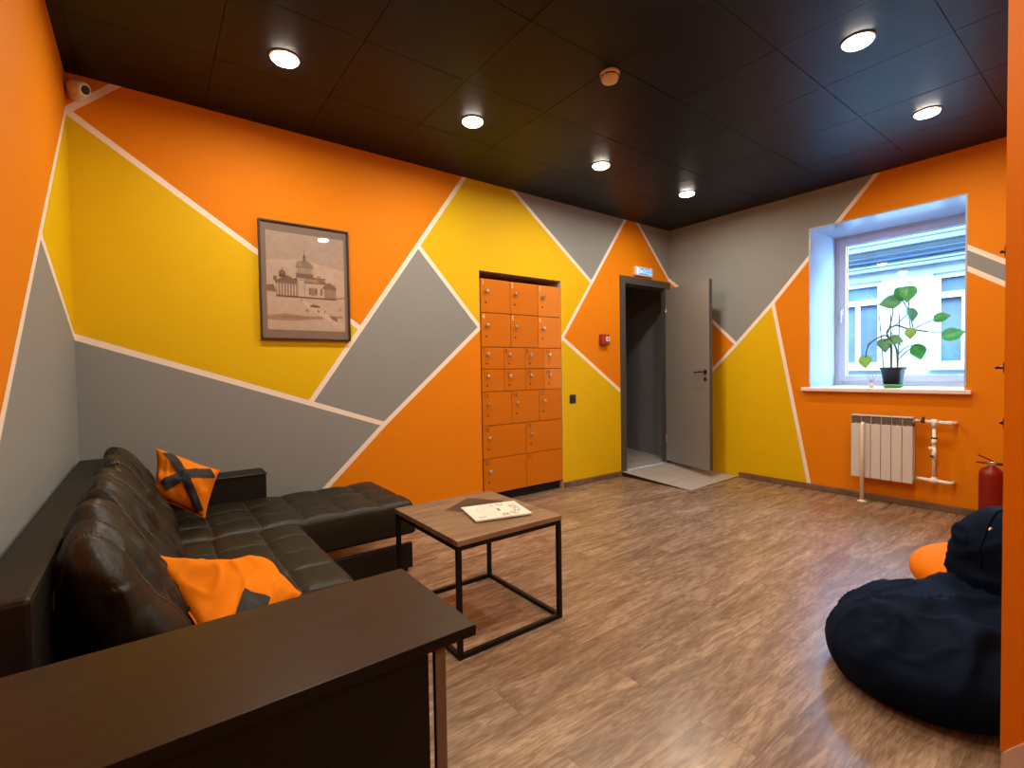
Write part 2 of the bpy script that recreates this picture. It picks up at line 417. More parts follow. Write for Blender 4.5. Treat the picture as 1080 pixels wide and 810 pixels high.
# ------------------------------------------------------------------ doorway, ramp, corridor
dt = thing('door_1', (DX0, 0, 0), 'grey door standing open into the room from its dark grey frame', 'door'); dt['kind'] = 'structure'
bm = B()
bx(bm, DX0, DX0+.08, -.018, .16, .0, DZ, bev=.003); bx(bm, DX1-.10, DX1-.002, -.018, .045, .0, DZ, bev=.003)
bx(bm, DX0+.08, DX1-.10, -.018, .16, DZ-.085, DZ, bev=.003)
bx(bm, DX0+.08, DX0+.095, .03, .06, .05, DZ-.085); bx(bm, DX0+.08, DX1-.1, .03, .06, DZ-.10, DZ-.085)
link('door_frame', bm, 'door_frame', dt)
# leaf hinged at the right jamb
hx, hy = -.112, -.022; fx, fy = -.335, -.735
ang = math.atan2(fy-hy, fx-hx); W = math.hypot(fx-hx, fy-hy)
leaf = bpy.data.objects.new('door_leaf', None)
bm = B(); R = Matrix.Rotation(ang, 4, 'Z'); piv = (hx, hy, 0)
bx(bm, hx, hx+W, hy, hy+.042, .085, 2.165, bev=.002, rot=R, piv=piv)
lf = link('door_leaf', bm, ['door', 'door_frame'], dt)
me = lf.data
for p in me.polygons:          # darker rebated edge of the leaf
    n = R.to_3x3().inverted() @ p.normal
    if abs(n.x) > .7: p.material_index = 1
def leaf_pt(u, v, z):
    return Vector(piv) + R.to_3x3() @ Vector((u, v, z))
bm = B()
for side, off in ((-1, -.001), (1, .043)):
    pass
c = leaf_pt(W-.055, -.004, 1.155)
# face that looks at the camera is v<0 side
def plate(bm, u, z, r):
    n = 20; d0, d1 = 0, -.008
    rings = []
    for vv in (0, -.008):
        rings.append([bm.verts.new(leaf_pt(u+r*math.cos(2*PI*q/n), vv, z+r*math.sin(2*PI*q/n))) for q in range(n)])
    for q in range(n): bm.faces.new((rings[0][q], rings[0][(q+1) % n], rings[1][(q+1) % n], rings[1][q]))
    bm.faces.new(rings[1])
plate(bm, W-.06, 1.165, .025); plate(bm, W-.06, 1.085, .022)
tube(bm, [leaf_pt(W-.06, -.005, 1.165), leaf_pt(W-.06, -.045, 1.165), leaf_pt(W-.075, -.052, 1.165), leaf_pt(W-.18, -.052, 1.158)], .008, 10)
tube(bm, [leaf_pt(W-.06, -.006, 1.092), leaf_pt(W-.06, -.012, 1.078)], .006, 8)
link('door_handle', bm, 'hook_metal', lf)['label'] = 'black lever handle with key rosette'
bm = B()
for z in (.35, 1.9): tube(bm, [(hx-.004, hy-.008, z-.05), (hx-.004, hy-.008, z+.05)], .009, 10)
link('hinge', bm, 'steel', dt)

# tiled ramp from the threshold into the room
bm = B()
pts = [(-.93, -.002, .048), (-.96, -.905, .006), (-.004, -.865, .006), (-.004, -.002, .048)]
up = [bm.verts.new(p) for p in pts]; dn = [bm.verts.new((p[0], p[1], 0)) for p in pts]
bm.faces.new(up).material_index = 0
for i in range(4): bm.faces.new((dn[i], dn[(i+1) % 4], up[(i+1) % 4], up[i])).material_index = 1  # dark sides: the shadow strip along the riser put into the colour
struct('floor_ramp', bm, ['tile', 'wenge'], 'beige tiled ramp sloping from the doorway to the wooden floor')
bm = B(); quad(bm, ((-1.6, 0.0, .048), (1.6, 0.0, .048), (1.6, 4.2, .048), (-1.6, 4.2, .048))); 
struct('floor_corridor', bm, 'tile', 'tiled corridor floor beyond the doorway')
bm = B()
cw = [(-.098, .046), (.20, .19), (.80, 2.4), (.80, 4.2)]
for (x0, y0), (x1, y1) in zip(cw, cw[1:]): quad(bm, ((x0, y0, .0), (x1, y1, .0), (x1, y1, 2.7), (x0, y0, 2.7)))
quad(bm, ((-3, 4.2, 0), (.8, 4.2, 0), (.8, 4.2, 2.7), (-3, 4.2, 2.7)))
quad(bm, ((-1.6, .16, 0), (-1.6, 4.2, 0), (-1.6, 4.2, 2.7), (-1.6, .16, 2.7)))
quad(bm, ((-1.6, .16, 0), (DX0+.01, .16, 0), (DX0+.01, .16, 2.7), (-1.6, .16, 2.7)))
quad(bm, ((DX0, .16, DZ-.01), (-.0, .16, DZ-.01), (-.0, .16, 2.7), (DX0, .16, 2.7)))
quad(bm, ((-3, .16, 2.7), (1.2, .16, 2.7), (1.2, 4.2, 2.7), (-3, 4.2, 2.7)))
struct('wall_corridor', bm, 'corr', 'plain grey corridor walls beyond the doorway')

# exit sign
t = thing('exit_sign', (-.52, -.03, 2.29), 'small white exit sign box with glowing blue display above the door', 'sign')
bm = B(); bx(bm, -.678, -.362, -.035, 0, 2.288, 2.392, bev=.008); link('housing', bm, 'white_plastic', t)
bm = B(); bx(bm, -.655, -.385, -.0375, -.034, 2.305, 2.375); link('display', bm, 'blue_disp', t)
bm = B(); text_bm(bm, 'ВЫХОД', .066, (-.515, -.0385, 2.316), (1, 0, 0), (0, 0, 1), align='CENTER', sx=.95)
bx(bm, -.655, -.635, -.0382, -.0376, 2.305, 2.375)
link('lettering', bm, 'sign_white', t, normals=False)
# fire alarm call point
t = thing('fire_alarm_box', (-1.2, 0, 1.5), 'small red fire alarm button box on the orange wall by the door', 'alarm')
bm = B(); bx(bm, -1.262, -1.135, -.045, .003, 1.475, 1.59, bev=.006); bx(bm, -1.245, -1.19, -.03, 0, 1.46, 1.478, bev=.003); link('housing', bm, 'redbox', t)
bm = B(); bx(bm, -1.20, -1.142, -.048, -.044, 1.515, 1.565, bev=.001); link('button_panel', bm, 'white_plastic', t)['label'] = 'white square panel'
bm = B(); lathe(bm, [(.012, .0475), (.012, .052)], (-1.171, 0, 1.54), 16, 'y'); link('button', bm, 'redbox', t)
# black wall switch
t = thing('light_switch', (-1.66, 0, .9), 'black square light switch on the yellow wall beside the lockers', 'switch')
bm = B(); bx(bm, -1.712, -1.628, -.010, 0, .862, .952, bev=.004); link('plate', bm, 'rubber', t)
bm = B(); bx(bm, -1.692, -1.648, -.016, -.009, .882, .932, bev=.003); link('rocker', bm, 'hook_metal', t)

# ------------------------------------------------------------------ lockers
t = thing('locker_cabinet', (-2.3, .25, 0), 'tall orange locker cabinet with numbered doors set into the wall niche', 'locker')
X0, X1 = -2.788, -1.822
bm = B(); bx(bm, X0, X1, .02, .46, .085, 2.045); link('body', bm, 'locker_in', t)
bm = B(); bx(bm, X0+.01, X1-.01, .035, .44, 0, .083); link('plinth', bm, 'black', t)
rows = [(2.045, 1.738, 3), (1.738, 1.427, 3), (1.427, 1.226, 4), (1.226, 1.02, 4), (1.02, .711, 3), (.711, .41, 2), (.41, .085, 2)]
cols = {3: [X0, -2.459, -2.122, X1], 4: [X0, -2.541, -2.290, -2.050, X1], 2: [X0, -2.293, X1]}
num = 1
for z1, z0, n in rows:
    cs = cols[n]
    for c in range(n):
        x0, x1 = cs[c]+.0025, cs[c+1]-.0025
        paler = num in (6, 10, 14, 3)
        bm = B(); bx(bm, x0, x1, -.002, .018, z0+.003, z1-.003, bev=.002)
        d = link('door', bm, 'locker2' if paler else 'locker', t)
        kx = x0+.058 if n != 2 else x0+.062; hgt = z1-z0
        bm = B(); kz = z1-.115 if n != 4 else z1-.066
        lathe(bm, [(.008, 0), (.008, .012), (.017, .016), (.019, .024), (.011, .030)], (kx, -.002, kz), 16, 'y')
        if num != 21: link('knob', bm, 'steel', d)
        else: bm.free()
        bm = B(); lz = z1-.215 if n != 4 else z1-.15
        lathe(bm, [(.009, 0), (.009, .003), (.004, .0032)], (kx-.006, -.002, lz), 14, 'y')
        link('lock', bm, 'steel' if num in (10, 21) else 'ink', d)
        bm = B(); text_bm(bm, str(num), .062, (x0+.010, -.0032, z1-.056), (1, 0, 0), (0, 0, 1), sx=.9)
        link('number', bm, 'pale_ink' if num < 7 else 'ink', d, normals=False)
        num += 1

# ------------------------------------------------------------------ framed picture
px0, px1, pz0, pz1 = -4.573, -3.970, 1.448, 2.259
t = thing('framed_picture', (-4.27, 0, 1.448), 'framed sepia photograph of a domed cathedral on the orange and yellow wall', 'picture')
bm = B(); fw = .011
for a in ((px0, px1, -.028, 0, pz0, pz0+fw), (px0, px1, -.028, 0, pz1-fw, pz1), (px0, px0+fw, -.028, 0, pz0+fw, pz1-fw), (px1-fw, px1, -.028, 0, pz0+fw, pz1-fw)): bx(bm, *a)
link('frame', bm, 'frame_dark', t)
bm = B(); bx(bm, px0+fw, px1-fw, -.016, -.002, pz0+fw, pz1-fw); link('mat_board', bm, 'mat_board', t)
PW, PH = px1-px0, pz1-pz0
ux0, ux1, uz0, uz1 = px0+.072*PW, px0+.94*PW, pz0+.085*PH, pz0+.915*PH
bm = B(); layer = [0]
def pr(poly, mi, lift=None):
    layer[0] += 1; yy = -.0165-layer[0]*.000035
    bm.faces.new([bm.verts.new((ux0+u*(ux1-ux0), yy, uz1-v*(uz1-uz0))) for u, v in poly]).material_index = mi
def prr(u0, u1, v0, v1, mi): pr([(u0, v0), (u1, v0), (u1, v1), (u0, v1)], mi)
prr(0, 1, 0, 1, 0); pr([(0, .0), (1, 0), (1, .2), (.5, .26), (0, .2)], 0); pr([(0, .30), (.4, .26), (1, .34), (1, .64), (0, .60)], 1)
pr([(0, .55), (.08, .54), (.12, .62), (0, .63)], 3); pr([(0, .60), (.3, .64), (.7, .66), (1, .62), (1, .66), (0, .66)], 2)
prr(0, 1, .65, 1, 1); pr([(0, .62), (.12, .62), (.5, .68), (.9, .66), (1, .64), (1, 1), (0, 1)], 1)
pr([(0, .86), (.2, .83), (.55, .85), (.95, .83), (.98, .855), (.6, .88), (.3, .905), (0, .90)], 2)
pr([(.1, .865), (.3, .85), (.6, .865), (.4, .885)], 6)
pr([(.33, .66), (.42, .66), (1, .93), (1, .99), (.93, .98)], 5)
pr([(.78, .83), (.88, .845), (.90, .90), (.82, .87)], 3)
# building
prr(.11, .88, .50, .655, 2)
pr([(.10, .50), (.25, .435), (.42, .50), (.42, .52), (.10, .52)], 3)                 # left pediment
prr(.12, .36, .52, .645, 6)
for i in range(7): prr(.125+i*.036, .137+i*.036, .525, .64, 5)
prr(.37, .47, .47, .66, 2); prr(.385, .46, .48, .65, 1)                               # corner tower
prr(.47, .72, .50, .665, 1); prr(.47, .72, .49, .505, 3); prr(.47, .74, .445, .49, 2); prr(.47, .74, .44, .452, 4)
for u in (.52, .60, .67): prr(u, u+.03, .55, .62, 3)
pr([(.545, .56), (.575, .54), (.60, .56), (.60, .63), (.545, .63)], 6)
pr([(.70, .53), (.80, .475), (.89, .535), (.89, .55), (.70, .55)], 3); prr(.72, .88, .55, .655, 6)
for i in range(5): prr(.73+i*.03, .742+i*.03, .555, .65, 2)
pr([(.64, .445), (.80, .50), (.78, .52), (.64, .48)], 3); prr(.63, .68, .42, .45, 6)
prr(.36, .58, .40, .455, 3); prr(.37, .57, .345, .41, 6)                             # drum
for i in range(8): prr(.375+i*.025, .386+i*.025, .35, .405, 1)
dome = [(.36+.11+.115*math.cos(a)*1.0, .345-.075*math.sin(a)) for a in [PI*q/16 for q in range(17)]]
pr([(.585, .35)]+dome+[(.355, .35)], 6); pr([(.40+.04*math.cos(a), .33-.055*math.sin(a)) for a in [PI*q/10 for q in range(11)]], 2)
prr(.452, .488, .235, .28, 3); pr([(.45, .235), (.47, .20), (.49, .235)], 4); prr(.467, .473, .17, .2, 4)
prr(.15, .23, .43, .46, 4); pr([(.19+.045*math.cos(a), .43-.045*math.sin(a)) for a in [PI*q/10 for q in range(11)]], 3); prr(.187, .193, .36, .39, 4)
prr(.08, .12, .455, .50, 3); prr(.34, .37, .46, .48, 4)
prr(.11, .88, .648, .66, 4)
for u, v in ((.48, .79), (.50, .795), (.63, .79), (.64, .80), (.93, .76), (.42, .69), (.72, .80), (.56, .74), (.58, .735), (.60, .74), (.62, .745)): pr([(u, v-.018), (u+.007, v-.018), (u+.009, v+.008), (u-.003, v+.008)], 4)
prr(.53, .66, .735, .748, 4)
link('photo_print', bm, ['sep%d' % i for i in range(7)], t, normals=False)['label'] = 'sepia photograph of a domed cathedral on a wide square'
bm = B(); quad(bm, ((px0+fw, -.021, pz0+fw), (px1-fw, -.021, pz0+fw), (px1-fw, -.021, pz1-fw), (px0+fw, -.021, pz1-fw))); link('glass_pane', bm, 'clear', t, normals=False)

# ------------------------------------------------------------------ security camera
t = thing('security_camera', (-5.46, -.05, 2.84), 'white security camera in the corner under the ceiling', 'camera')
bm = B(); lathe(bm, [(.045, 0), (.048, .012), (.040, .022), (.018, .028), (.015, .05)], (-5.464, 0, 2.80), 24, 'y'); link('mount', bm, 'white_plastic', t)
d = Vector((.62, -.62, -.35)).normalized(); c0 = Vector((-5.466, -.055, 2.81))
bm = B(); tube(bm, [c0-d*.03, c0-d*.02, c0+d*.0, c0+d*.06, c0+d*.068], [.02, .036, .041, .036, .030], 24); link('housing', bm, 'white_plastic', t)
bm = B(); tube(bm, [c0+d*.066, c0+d*.0715], [.024, .022], 24); link('lens', bm, 'rubber', t)

# ------------------------------------------------------------------ smoke detector
t = thing('smoke_detector', (-3.03, -1.75, 2.9), 'round cream smoke detector on the black ceiling', 'smoke detector')
bm = B(); lathe(bm, [(.056, 0), (.056, -.012), (.052, -.018)], (-3.03, -1.75, 2.9), 32); link('base', bm, 'cream_plastic', t)
bm = B(); lathe(bm, [(.047, -.018), (.050, -.030), (.044, -.045), (.03, -.052), (.012, -.054)], (-3.03, -1.75, 2.9), 32); link('cover', bm, 'cream_plastic', t)
bm = B()
for k0 in range(4):
    ps = [(-3.03+.0505*math.cos(a), -1.75+.0505*math.sin(a), 2.8785) for a in [k0*PI/2+.2+q*.12 for q in range(11)]]
    tube(bm, ps, .0032, 6)
link('vent_slot', bm, 'rubber', t)

# ------------------------------------------------------------------ downlights
lamp_lab = {
    (-4.558, -.829): 'large looking round ceiling downlight nearest the left wall, brightest on the left',
    (-3.387, -.851): 'round ceiling downlight above the picture wall, second from the left wall',
    (-2.14, -.86): 'round ceiling downlight in front of the lockers',
    (-.962, -.886): 'round ceiling downlight nearest the grey door',
    (-2.184, -2.694): 'round ceiling downlight at the top of the photo, upper of the two on the right',
    (-.96, -2.701): 'round ceiling downlight nearest the window',
}
for (x, y) in [(-4.558, -.829), (-3.387, -.851), (-2.14, -.86), (-.962, -.886), (-2.184, -2.694), (-.96, -2.701), (-3.38, -2.70), (-4.56, -2.70), (-3.9, -4.4), (-2.4, -4.6)]:
    if (x, y) in lamp_lab: lab = lamp_lab[(x, y)]
    else: lab = 'unseen round ceiling downlight added for fill light, over the near side of the room'  # unseen lamps on the near side, added to fill the room with light
    t = thing('downlight', (x, y, H), lab, 'ceiling light', 'round downlights in the black ceiling')
    bm = B(); lathe(bm, [(.076, -.0005), (.076, -.005), (.070, -.008), (.067, -.006)], (x, y, H), 36); link('ring', bm, 'lamp_ring', t)
    bm = B(); lathe(bm, [(.066, -.004), (.066, -.013), (.060, -.018), (.03, -.021)], (x, y, H), 36); link('diffuser', bm, 'lamp', t)
    ld_ = bpy.data.lights.new('downlight_beam', 'AREA'); ld_.shape = 'DISK'; ld_.size = .11; ld_.energy = 17; ld_.color = (1, .88, .72)
    ld_.spread = PI*.98
    lo = bpy.data.objects.new('lamp_beam', ld_); COL.objects.link(lo); lo.parent = t; lo.location = (0, 0, -.026)

# ------------------------------------------------------------------ window
D = .62     # depth of the reveal
bm = B()
quad(bm, ((0, WY1, WZ0), (D, WY1, WZ0), (D, WY1, WZ1), (0, WY1, WZ1)))
quad(bm, ((0, WY0, WZ0), (D, WY0, WZ0), (D, WY0, WZ1), (0, WY0, WZ1)))
quad(bm, ((0, WY0, WZ1), (D, WY0, WZ1), (D, WY1, WZ1), (0, WY1, WZ1)))
quad(bm, ((0, WY0, WZ0), (D, WY0, WZ0), (D, WY1, WZ0), (0, WY1, WZ0)))
struct('window_1_reveal', bm, 'reveal', 'deep glossy white window reveal')
bm = B(); c = .012
for a in ((-.006, .0, WY1-.001, WY1+c, WZ0+.03, WZ1+c), (-.006, .0, WY0-c, WY0+.001, WZ0+.03, WZ1+c), (-.006, .0, WY0, WY1, WZ1-.001, WZ1+c)): bx(bm, *a)
struct('trim_1', bm, 'reveal', 'thin white corner trim round the window opening')
t = thing('window_1', (D, -2.16, 1.03), 'white framed single pane window in a deep reveal', 'window'); t['kind'] = 'structure'
bm = B(); y0, y1, z0, z1 = WY0-.012, WY1+.012, 1.0, WZ1+.014
fr = .062
for a in ((D, D+.07, y0, y0+fr, z0, z1), (D, D+.07, y1-fr, y1, z0, z1), (D, D+.07, y0+fr, y1-fr, z0, z0+fr), (D, D+.07, y0+fr, y1-fr, z1-fr, z1)): bx(bm, *a, bev=.004)
link('window_frame', bm, 'frame_pvc', t)
bm = B(); f0, s = .047, .062
for a in ((D-.018, D+.05, y0+f0, y0+f0+s, z0+f0, z1-f0), (D-.018, D+.05, y1-f0-s, y1-f0, z0+f0, z1-f0), (D-.018, D+.05, y0+f0+s, y1-f0-s, z0+f0, z0+f0+s), (D-.018, D+.05, y0+f0+s, y1-f0-s, z1-f0-s, z1-f0)): bx(bm, *a, bev=.005)
sash = link('sash', bm, 'frame_pvc', t)
bm = B(); gi = f0+s-.004
for a in ((D+.012, D+.018, y0+gi, y0+gi+.008, z0+gi, z1-gi), (D+.012, D+.018, y1-gi-.008, y1-gi, z0+gi, z1-gi), (D+.012, D+.018, y0+gi, y1-gi, z0+gi, z0+gi+.008), (D+.012, D+.018, y0+gi, y1-gi, z1-gi-.008, z1-gi)): bx(bm, *a)
link('gasket', bm, 'ink', sash)
bm = B(); quad(bm, ((D+.015, y0+gi, z0+gi), (D+.015, y1-gi, z0+gi), (D+.015, y1-gi, z1-gi), (D+.015, y0+gi, z1-gi))); link('glass_pane', bm, 'glass', t, normals=False)
bm = B(); hy_, hz = y1-f0-.031, 1.77
bx(bm, D-.026, D-.017, hy_-.013, hy_+.013, hz-.035, hz+.035, bev=.003); tube(bm, [(D-.024, hy_, hz), (D-.052, hy_, hz), (D-.056, hy_, hz-.01), (D-.054, hy_, hz-.12)], .008, 10)
link('handle', bm, 'white_plastic', sash)
bm = B(); bx(bm, -.055, D, -2.775, -1.535, .968, .972+.0, bev=0); bm.free()
bm = B(); bx(bm, -.055, -.0005, -2.775, -1.535, .966, 1.002, bev=.006); bx(bm, -.003, D, WY0+.001, WY1-.001, .975, 1.003)
struct('window_1_sill', bm, 'sill', 'pale window sill board under the plant')

# plant
def heart(bm, c, ax, up, size, mi=0, fold=.25, twist=0):
    # heart outline: tip along -up ; centre spine folded
    n = 18; ax = Vector(ax).normalized(); up = (Vector(up) - ax*Vector(up).dot(ax)).normalized(); nn = ax.cross(up); c = Vector(c)
    prof = []
    for i in range(n+1):
        s = i/n; w = .52*(math.sin(PI*min(1, s**.62))**.85)*(1-.25*s) if 0 < s < 1 else 0
        back = .12 if i == 0 else 0
        prof.append((w, .42-s*.95+ (0 if i else -.06)))
    rows_ = []
    for i, (w, yv) in enumerate(prof):
        r = []
        for f in (-1, -.5, 0, .5, 1):
            lift = .26*abs(f)*(1 if i < 4 else 0)*(4-i)/4
            p = c + ax*(w*f*size) + up*((yv+lift)*size) + nn*((fold*abs(f)*w - .18*(yv**2))*size)
            r.append(bm.verts.new(p))
        rows_.append(r)
    for a, b in zip(rows_, rows_[1:]):
        for q in range(4):
            f = bm.faces.new((a[q], a[q+1], b[q+1], b[q])); f.material_index = mi; f.smooth = True
PX = .17
cy_, cz_ = -2.215, 1.03
t = thing('potted_plant', (PX, cy_, 1.003), 'climbing plant with heart shaped leaves in a black pot on the window sill', 'plant')
bm = B(); nn_ = 4
bmz = [(.060, 1.022), (.072, 1.13), (.080, 1.132), (.082, 1.15), (.074, 1.15), (.070, 1.135)]
bx_ = []
rings = []
for hw, z in [(.060, 1.018), (.078, 1.165), (.088, 1.167), (.088, 1.187), (.080, 1.187), (.076, 1.165)]:
    rr_ = []
    for q in range(32):
        a = 2*PI*q/32; k_ = (abs(math.cos(a))**5+abs(math.sin(a))**5)**(-1/5)
        rr_.append(bm.verts.new((PX+hw*k_*math.cos(a), cy_+hw*k_*math.sin(a), z)))
    rings.append(rr_)
for a, b in zip(rings, rings[1:]):
    for q in range(32): bm.faces.new((a[q], a[(q+1) % 32], b[(q+1) % 32], b[q])).smooth = True
bm.faces.new(rings[0]); link('pot', bm, 'pot', t)
bm = B(); lathe(bm, [(.074, 1.155), (.02, 1.16)], (PX, cy_, 0), 24); link('soil', bm, 'soil', t)
bm = B(); lathe(bm, [(.060, 1.004), (.078, 1.016), (.090, 1.036), (.086, 1.036), (.074, 1.018), (.01, 1.016)], (PX, cy_, 0), 32); link('saucer', bm, 'saucer', t)
for (yb, yt, zt) in ((-2.15, -2.115, 1.66), (-2.20, -2.20, 1.66), (-2.25, -2.265, 1.66)):
    bm = B(); tube(bm, [(PX, yb, 1.13), (PX-.01, yt, zt)], .0045, 8); link('support_stick', bm, 'stick', t)
def curve(pts, n=8):
    P_ = [Vector(p) for p in pts]; P_ = [P_[0]]+P_+[P_[-1]]; out = []
    for i in range(1, len(P_)-2):
        for q in range(n):
            s = q/n; a, b, c, d = P_[i-1:i+3]
            out.append(.5*((2*b)+(c-a)*s+(2*a-5*b+4*c-d)*s*s+(3*b-a-3*c+d)*s**3))
    out.append(P_[-2]); return out
bm = B()
tube(bm, curve([(PX, -2.25, 1.14), (PX-.02, -2.245, 1.35), (PX, -2.17, 1.50), (PX, -2.235, 1.56), (PX, -2.31, 1.53), (PX+.02, -2.45, 1.49)]), .0078, 8)
tube(bm, curve([(PX, -2.20, 1.14), (PX, -2.205, 1.35), (PX, -2.17, 1.47), (PX, -2.09, 1.45), (PX, -2.02, 1.39)]), .0078, 8)
tube(bm, curve([(PX, -2.18, 1.50), (PX+.02, -2.205, 1.65), (PX, -2.215, 1.76)]), .0048, 6)
tube(bm, curve([(PX, -2.36, 1.52), (PX, -2.33, 1.66), (PX, -2.28, 1.79)]), .0048, 6)
tube(bm, curve([(PX, -2.34, 1.53), (PX, -2.325, 1.68), (PX, -2.33, 1.80)]), .0048, 6)
tube(bm, curve([(PX, -2.22, 1.55), (PX, -2.29, 1.62), (PX, -2.33, 1.66)]), .0048, 6)
tube(bm, curve([(PX+.02, -2.45, 1.49), (PX+.03, -2.58, 1.47), (PX+.03, -2.60, 1.46)]), .0046, 6)
tube(bm, curve([(PX, -2.36, 1.52), (PX+.02, -2.45, 1.57), (PX+.02, -2.53, 1.60)]), .0046, 6)
tube(bm, curve([(PX, -2.25, 1.25), (PX, -2.33, 1.34), (PX, -2.39, 1.37)]), .0046, 6)
tube(bm, curve([(PX, -2.25, 1.30), (PX-.01, -2.31, 1.36), (PX-.01, -2.38, 1.38)]), .0046, 6)
tube(bm, curve([(PX, -2.04, 1.42), (PX-.01, -2.02, 1.35), (PX-.01, -2.01, 1.28)]), .0048, 6)
tube(bm, curve([(PX, -2.20, 1.45), (PX, -2.16, 1.44), (PX, -2.15, 1.42)]), .0048, 6)
tube(bm, curve([(PX, -2.20, 1.50), (PX, -2.25, 1.42), (PX, -2.27, 1.38)]), .0048, 6)
link('stem', bm, 'stem', t)
# (y, z, size, ax, up, material)
for (yy, zz, sz, ax, up_, m_) in [
    (-2.325, 1.82, .155, (.1, -1, -.1), (.2, .12, 1), 'leaf'), (-2.275, 1.825, .135, (.5, -.8, .1), (.2, -.1, 1), 'leaf'),
    (-2.185, 1.775, .17, (.35, .35, 1), (.2, -1, .35), 'leaf_under'), (-2.35, 1.64, .13, (.8, -.5, 0), (.1, .25, 1), 'leaf_under'),
    (-2.345, 1.475, .105, (0, -1, 0), (.2, 0, 1), 'leaf_pale'), (-2.56, 1.60, .12, (.5, .3, 1), (0, 1, -.1), 'leaf'),
    (-2.635, 1.455, .155, (.4, .5, 1), (0, 1, .35), 'leaf'), (-2.40, 1.31, .14, (.4, -1, .3), (.2, -.4, 1), 'leaf'),
    (-2.415, 1.365, .10, (.8, -.3, -.3), (.1, 1, .1), 'leaf_under'),
    (-2.01, 1.235, .13, (.1, -1, .1), (.2, .1, 1), 'leaf_pale'), (-2.155, 1.38, .135, (.6, -1, .1), (.2, .25, 1), 'leaf_under'),
    (-2.245, 1.425, .12, (.4, -.3, 1), (.1, 1, .2), 'leaf_under')]:
    bm = B(); heart(bm, (PX-.015, yy, zz), ax, up_, sz*.86); link('leaf', bm, m_, t, normals=False)
# reed diffuser
t = thing('reed_diffuser', (.10, -2.075, 1.003), 'tiny glass reed diffuser bottle beside the plant pot on the window sill', 'reed diffuser')
bm = B(); lathe(bm, [(.018, 1.004), (.020, 1.008), (.020, 1.034), (.009, 1.042), (.009, 1.05)], (.10, -2.075, 0), 20); link('bottle', bm, 'pale_ink', t)
for dy, dx in ((-.045, .01), (-.02, -.02), (.02, .015), (.042, -.01)):
    bm = B(); tube(bm, [(.10, -2.075, 1.03), (.10+dx, -2.075+dy, 1.145)], .0018, 6); link('reed', bm, 'stick', t)

# ------------------------------------------------------------------ radiator
t = thing('radiator', (-.08, -2.2, .2), 'white six section radiator on the orange wall under the window', 'radiator')
ry0, ry1 = -2.432, -1.985; sw = (ry1-ry0)/6
for i in range(6):
    a = ry0+i*sw; b = a+sw
    bm = B()
    bx(bm, -.118, -.105, a+.0018, b-.0018, .212, .692, bev=.004)      # front panel
    bx(bm, -.105, -.035, a+sw/2-.006, b-sw/2+.006, .225, .70); bx(bm, -.117, -.10, b-.004, b-.001, .69, .757)       # centre web
    bx(bm, -.120, -.04, a+.002, b-.002, .757, .770, bev=.004)        # top cap
    tube(bm, [(-.075, a, .735), (-.075, b, .735)], .022, 14); tube(bm, [(-.075, a, .245), (-.075, b, .245)], .022, 14)
    bx(bm, -.045, -.035, a+.006, b-.006, .23, .74)
    s_ = link('section', bm, 'rad', t)
    bm = B()
    for z in (.700, .713, .726, .739): bx(bm, -.114, -.05, a+.006, b-.006, z, z+.006)
    bx(bm, -.104, -.052, a+.006, b-.006, .69, .756)
    link('grille', bm, 'radgrille', s_)['label'] = 'dark slotted grille at the top of the section'
t = thing('heating_pipes', (-.07, -2.55, .25), 'white heating pipes with valves joining the right side of the radiator', 'pipe')
bm = B()
tube(bm, [(-.075, -2.434, .742), (-.075, -2.47, .742)], .012, 12)
tube(bm, [(-.075, -2.50, .74), (-.075, -2.66, .735), (-.07, -2.675, .733), (-.0, -2.68, .733)], .0135, 14)
tube(bm, [(-.075, -2.558, .735), (-.075, -2.558, .258)], .012, 14)
tube(bm, [(-.075, -2.438, .262), (-.075, -2.65, .252), (-.07, -2.665, .251), (-.0, -2.67, .25)], .0135, 14)
for a, b in (((-.075, -2.558, .76), (-.075, -2.558, .69)), ((-.075, -2.558, .235), (-.075, -2.558, .285)), ((-.075, -2.535, .737), (-.075, -2.585, .736)), ((-.075, -2.535, .257), (-.075, -2.585, .255)), ((-.075, -2.638, .735), (-.075, -2.672, .735)), ((-.075, -2.558, .60), (-.075, -2.558, .555))): tube(bm, [a, b], .018, 14)
tube(bm, [(-.075, -2.558, .53), (-.075, -2.558, .43)], [.013, .020], 14); tube(bm, [(-.075, -2.548, .50), (-.095, -2.535, .53)], .011, 10)
link('pipe_run', bm, 'pipe', t)
bm = B()
tube(bm, [(-.075, -2.478, .741), (-.075, -2.497, .741)], .019, 14); tube(bm, [(-.075, -2.488, .745), (-.075, -2.488, .775)], .009, 10)
link('valve', bm, 'ink', t)['label'] = 'black valve handle by the radiator'
bm = B(); tube(bm, [(-.075, -2.558, .612), (-.075, -2.558, .600)], .020, 14); link('collar', bm, 'ink', t)['label'] = 'black collar on the vertical pipe'
bm = B(); tube(bm, [(-.085, -2.555, .455), (-.105, -2.545, .46)], .010, 10)
link('valve_knob', bm, 'ink', t)['label'] = 'black valve knob on the vertical pipe'
bm = B(); tube(bm, [(-.075, -2.455, .742), (-.075, -2.475, .742)], .014, 10); link('fitting', bm, 'steel', t); bm = B(); tube(bm, [(-.075, -2.436, .262), (-.075, -2.452, .262)], .015, 10); link('fitting', bm, 'steel', t)
t = thing('floor_pipe', (-.145, -2.075, 0), 'thin white vertical pipe standing in front of the radiator with a floor flange', 'pipe')
bm = B(); tube(bm, [(-.138, -2.078, .004), (-.138, -2.078, .66), (-.136, -2.078, .685), (-.122, -2.078, .697)], .0155, 14); link('pipe', bm, 'pipe', t)
bm = B(); lathe(bm, [(.036, .001), (.036, .006), (.018, .012)], (-.138, -2.078, 0), 24); link('flange', bm, 'pipe', t)

